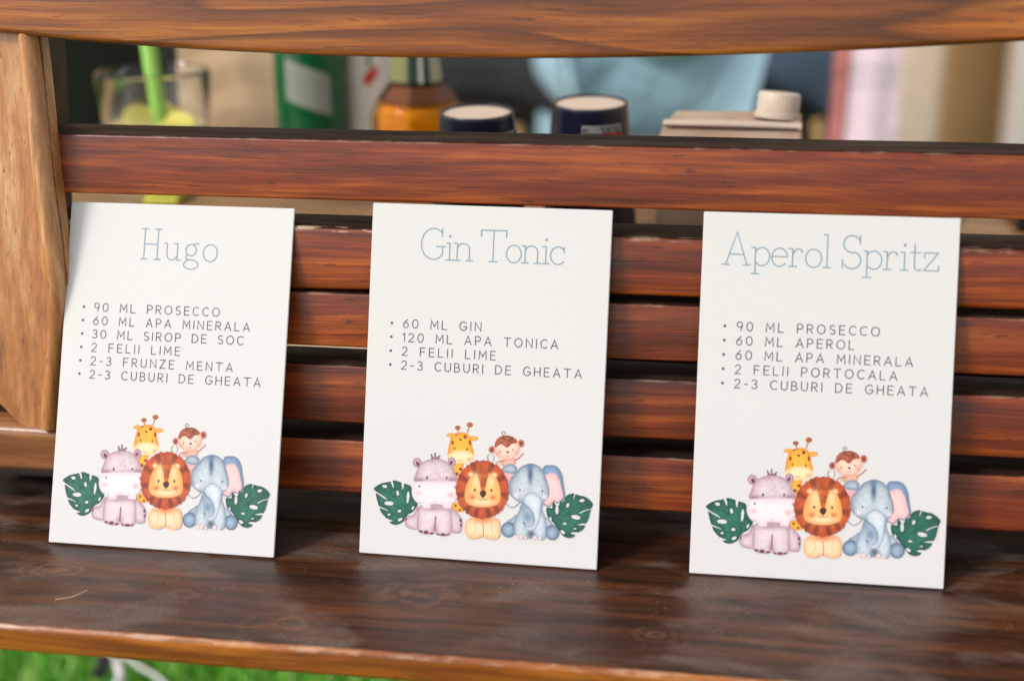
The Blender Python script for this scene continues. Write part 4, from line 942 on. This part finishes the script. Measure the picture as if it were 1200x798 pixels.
# ------------------------------------------------------------------ people and chairs behind, far out of focus
def skin_mesh(name, verts, edges, radii, mat, parent, sub=2, root=0):
    me = bpy.data.meshes.new(name); me.from_pydata(verts, edges, []); o = bpy.data.objects.new(name, me); col.objects.link(o)
    o.modifiers.new('skin', 'SKIN'); sk = me.skin_vertices[0].data
    for i, r in enumerate(radii): sk[i].radius = r if isinstance(r, tuple) else (r, r)
    sk[root].use_root = True
    s = o.modifiers.new('sub', 'SUBSURF'); s.levels = sub; s.render_levels = sub
    dg = bpy.context.evaluated_depsgraph_get(); ev = o.evaluated_get(dg); nm = bpy.data.meshes.new_from_object(ev)
    bpy.data.objects.remove(o); nm.name = name
    return link(name, nm, mat, parent, True)
def seated(x, y, rz, label, shirt, trous, hair, skinc, w_=1.0):
    """a guest on a stool, seen at waist height: one continuous body, with shirt, trousers and hair as its clothing"""
    p = empty('person', (x, y, GROUND), label, 'person', rot=(0, 0, rz)); SH = 0.47
    V = [(0, 0, SH + .09), (0, 0, SH + .24), (0, 0.01, SH + .42), (0, 0.005, SH + .54), (0, -0.01, SH + .62), (0, -0.015, SH + .70), (0, -0.02, SH + .80)]
    E = [(i, i + 1) for i in range(6)]; Rr = [(.165 * w_, .12), (.14 * w_, .105), (.165 * w_, .115), (.12 * w_, .08), (.052, .052), (.075, .085), (.070, .082)]
    for s in (-1, 1):
        b = len(V); V += [(s * .17 * w_, 0, SH + .50), (s * .215 * w_, -.03, SH + .26), (s * .17 * w_, -.24, SH + .17), (s * .14 * w_, -.31, SH + .16)]
        E += [(3, b), (b, b + 1), (b + 1, b + 2), (b + 2, b + 3)]; Rr += [.056, .042, .03, .022]
        q = len(V); V += [(s * .09, -.03, SH + .075), (s * .11, -.43, SH + .06), (s * .11, -.42, .09), (s * .11, -.45, .045), (s * .115, -.56, .03)]
        E += [(0, q), (q, q + 1), (q + 1, q + 2), (q + 2, q + 3), (q + 3, q + 4)]; Rr += [.085, .062, .04, .036, .028]
        for f_ in range(5):
            h0 = b + 3; k = len(V); fx = s * (.14 * w_) + (f_ - 2) * .014
            L_ = (.045, .075, .082, .076, .06)[f_]; V += [(fx, -.34, SH + .155), (fx + (s * -.02 if f_ == 0 else 0), -.34 - L_ * .6, SH + .148), (fx + (s * -.025 if f_ == 0 else 0), -.34 - L_, SH + .138)]
            E += [(h0, k), (k, k + 1), (k + 1, k + 2)]; Rr += [.0095, .009, .0075]
    body = skin_mesh('body', V, E, Rr, skinc, p)
    # clothes: the same skeleton, slightly fuller
    Vs = V[:4] + [(0, -.005, SH + .575)]; Es = [(0, 1), (1, 2), (2, 3), (3, 4)]; Rs = [(.182 * w_, .135), (.158 * w_, .122), (.178 * w_, .13), (.135 * w_, .095), (.07, .065)]
    for s in (-1, 1):
        b = len(Vs); Vs += [(s * .17 * w_, 0, SH + .50), (s * .215 * w_, -.03, SH + .26), (s * .185 * w_, -.16, SH + .20)]; Es += [(3, b), (b, b + 1), (b + 1, b + 2)]; Rs += [.07, .058, .046]
    skin_mesh('shirt', Vs, Es, Rs, shirt, p)
    Vt = [(0, 0, SH + .10)]; Et = []; Rt = [(.178 * w_, .132)]
    for s in (-1, 1):
        b = len(Vt); Vt += [(s * .09, -.03, SH + .078), (s * .11, -.43, SH + .062), (s * .11, -.42, .13)]; Et += [(0, b), (b, b + 1), (b + 1, b + 2)]; Rt += [.098, .075, .054]
    skin_mesh('trousers', Vt, Et, Rt, trous, p)
    lathe('hair', [(0.02, -.02), (.082, -.01), (.098, .05), (.09, .11), (.055, .15), (.0001, .158)], hair, p, 32, (0, 0.012, SH + .745), sy=1.08)
    for s in (-1, 1): lathe('eye', [(0.0001, -.010), (.009, -.004), (.010, 0), (.009, .004), (.0001, .010)], plain('eye_dark', (0.02, 0.015, 0.01, 1), 0.2), p, 12, (s * .03, -.098, SH + .765))
    lathe('nose', [(0.0001, -.02), (.014, -.012), (.012, .005), (.006, .03), (.0001, .04)], skinc, p, 12, (0, -.108, SH + .745)); lathe('mouth', [(0.0001, -.006), (.022, -.002), (.022, .002), (.0001, .006)], plain('lip_red', (0.4, 0.12, 0.1, 1)), p, 16, (0, -.09, SH + .70), sy=.5)
    # stool
    st = empty('wooden_stool', (x, y, GROUND), 'round wooden stool under the person in ' + label.split(' with a ')[1].split(',')[0], 'stool', rot=(0, 0, rz)); wm = M['darkwood']
    lathe('stool_seat', [(.115, SH - .065), (.12, SH - .06), (.12, SH - .035), (.115, SH - .03), (.0001, SH - .03)], wm, st, 40)
    for a in (45, 135, 225, 315):
        q = math.radians(a); tube('leg', [(.08 * math.cos(q), .08 * math.sin(q), SH - .066), (.15 * math.cos(q), .15 * math.sin(q), 0.001)], .014, wm, st, 10)
skin1 = plain('skin', (0.50, 0.27, 0.18, 1), 0.5, .05); skin2 = plain('skin_pale', (0.60, 0.36, 0.26, 1), 0.5, .05)
hair1 = plain('hair_dark', (0.03, 0.018, 0.012, 1), 0.6, .2, 60); hair2 = plain('hair_brown', (0.10, 0.05, 0.025, 1), 0.6, .2, 60)
def cloth(name, c, amt=.25):
    t = NT(name); v = t.coords((1, 1, 1)); n = t.noise(v, 7, 4, .5, .8)
    t.l(t.mix(n, tuple(x * (1 - amt) for x in c[:3]) + (1,), c), t.b.inputs['Base Color']); t.b.inputs['Roughness'].default_value = .85; t.bump(n, .9, .03); return t.m
seated(-0.33, 2.15, math.pi, 'seated person with a dark grey shirt, back to the table', cloth('dark_grey_cotton', (0.085, 0.09, 0.105, 1)), cloth('black_trousers', (0.03, 0.03, 0.035, 1)), hair1, skin1, 1.05)
seated(0.012, 1.72, math.pi + .25, 'seated person with a light blue shirt, between the grey and the navy shirts', cloth('light_blue_cotton', (0.50, 0.70, 0.80, 1), .35), cloth('pale_trousers', (0.33, 0.50, 0.60, 1)), hair2, skin2, 0.70)
seated(0.235, 2.25, math.pi - .2, 'seated person with a navy shirt, behind the carton', cloth('navy_cotton', (0.006, 0.026, 0.085, 1)), cloth('slate_trousers', (0.07, 0.11, 0.17, 1)), hair1, skin1, 0.9)

def chair(name, x, y, rz, label, m, arm=False):
    c = empty(name, (x, y, GROUND), label, 'chair', rot=(0, 0, rz))
    V, F = [], []; nx, nz = 14, 10      # rounded shell back
    for s in (0, 1):
        for k in range(nz + 1):
            for i in range(nx + 1):
                u = -1 + 2 * i / nx; q = k / nz; hw = 0.26 * (1 - .25 * q ** 3); V.append((u * hw, 0.20 - 0.10 * u * u + 0.10 * q + .012 * s, 0.42 + q * .44 * (1 - .10 * u * u)))
    o = (nx + 1) * (nz + 1)
    for k in range(nz):
        for i in range(nx): a = k * (nx + 1) + i; q = (a, a + 1, a + nx + 2, a + nx + 1); F.append(q); F.append(tuple(v + o for v in q[::-1]))
    from_data('backrest', V, F, m, c, True)
    box('seat', (0, 0, 0.43), (0.50, 0.46, 0.03), m, c, 0.012)
    for sx_ in (-1, 1):
        for sy in (-1, 1): tube('leg', [(sx_ * .2, sy * .18, .415), (sx_ * .235, sy * .22, 0.002)], .014, m, c, 10)
        tube('armrest', smooth_path([(sx_ * .235, -.20, .44), (sx_ * .275, -.21, .60), (sx_ * .285, -.10, .67), (sx_ * .28, .08, .67), (sx_ * .25, .20, .66)], 6), .018, m, c, 10)
    return c
blk = plain('black_chair_plastic', (0.010, 0.0085, 0.008, 1), 0.45)
chair('garden_chair', -1.13, 1.85, math.pi * .96, 'black plastic garden chair at the far left behind the lime glass', blk)
cs = empty('blue_cushion', (-1.17, 1.70, GROUND + 0.446), 'light blue cushion standing on the black garden chair', 'cushion')
box('cushion_cover', (0, 0, 0.13), (0.22, 0.09, 0.26), cloth('sky_blue_cloth', (0.30, 0.52, 0.66, 1)), cs, 0.035)
scr = empty('black_board', (-1.25, 2.5, GROUND), 'black free-standing panel behind the garden chair at the left', 'panel')
box('panel_face', (0, 0, 0.55), (1.05, 0.04, 1.0), blk, scr, 0.01)
for s in (-1, 1): box('panel_foot', (s * .4, 0, .02), (.06, .4, .04), blk, scr, 0.005)

def hanging_cloths():
    rk = empty('cloth_rail', (0.348, 1.60, GROUND), 'thin metal rail with two cloths hanging from it', 'rail'); mm = plain('rail_metal', (0.3, 0.3, 0.3, 1), .3, metallic=1)
    for s in (-1, 1): tube('post', [(s * .035, 0, 0.0), (s * .035, 0, .9)], .007, mm, rk, 10)
    tube('cross_bar', [(-.07, 0, .9), (.07, 0, .9)], .007, mm, rk, 10)
    def drape(name, x, wd, m, label, y):
        V, F = [], []; nx, nz = 20, 16
        for s in (0, 1):
            for k in range(nz + 1):
                for i in range(nx + 1):
                    u = i / nx; q = k / nz
                    V.append((x + (u - .5) * wd * (1 + .35 * q), y + .006 * math.sin(u * 7 + q * 2) * q + s * .003, .885 - q * .62))
        o = (nx + 1) * (nz + 1)
        for k in range(nz):
            for i in range(nx): a = k * (nx + 1) + i; q = (a, a + 1, a + nx + 2, a + nx + 1); F.append(q[::-1]); F.append(tuple(v + o for v in q))
        e = from_data(name, V, F, m, None, True); e.location = (0.348, 1.60, GROUND); tag(e, label, 'cloth')
    drape('hanging_cloth', -.030, .034, cloth('red_cloth', (0.55, 0.19, 0.18, 1)), 'narrow dull red cloth hanging beside the pink one', -.012)
    drape('hanging_cloth', .015, .066, cloth('pink_white_cloth', (0.88, 0.70, 0.77, 1), .08), 'pale pink cloth hanging beside the red one', -.034)
hanging_cloths()

# ------------------------------------------------------------------ small things: dry stalk on the seat, white cord on the grass
st = tube('dry_stalk', smooth_path([(-0.246, -0.0654, 0.0012), (-0.2405, -0.0640, 0.0016), (-0.2358, -0.0621, 0.0022), (-0.2312, -0.0556, 0.0030)], 5), 0.00022, plain('dry_straw', (0.62, 0.45, 0.28, 1), .7), None, 6)
tag(st, 'thin dry grass stalk lying on the seat below the Hugo card', 'grass stalk')
cordm = plain('white_cord', (0.75, 0.74, 0.72, 1), .6)
c = empty('cable', (0, 0, 0), 'white cord with a black sleeve lying on the grass at the lower left', 'cord')
tube('strand', smooth_path([(-0.66, 0.80, -.470), (-0.60, 0.66, -.460), (-0.5481, 0.5818, -.455), (-0.5292, 0.5575, -.455), (-0.5143, 0.5282, -.455), (-0.515, 0.47, -.458)], 6), 0.0055, cordm, c, 10)
tube('strand', smooth_path([(-0.5406, 0.5768, -.455), (-0.5231, 0.5729, -.455), (-0.5019, 0.5577, -.455), (-0.4674, 0.5347, -.455), (-0.40, 0.47, -.462)], 6), 0.0024, cordm, c, 10)
tube('sleeve', [(-0.548, 0.565, -.452), (-0.541, 0.535, -.452)], 0.008, plain('black_rubber', (0.02, 0.02, 0.03, 1), .5), c, 12)
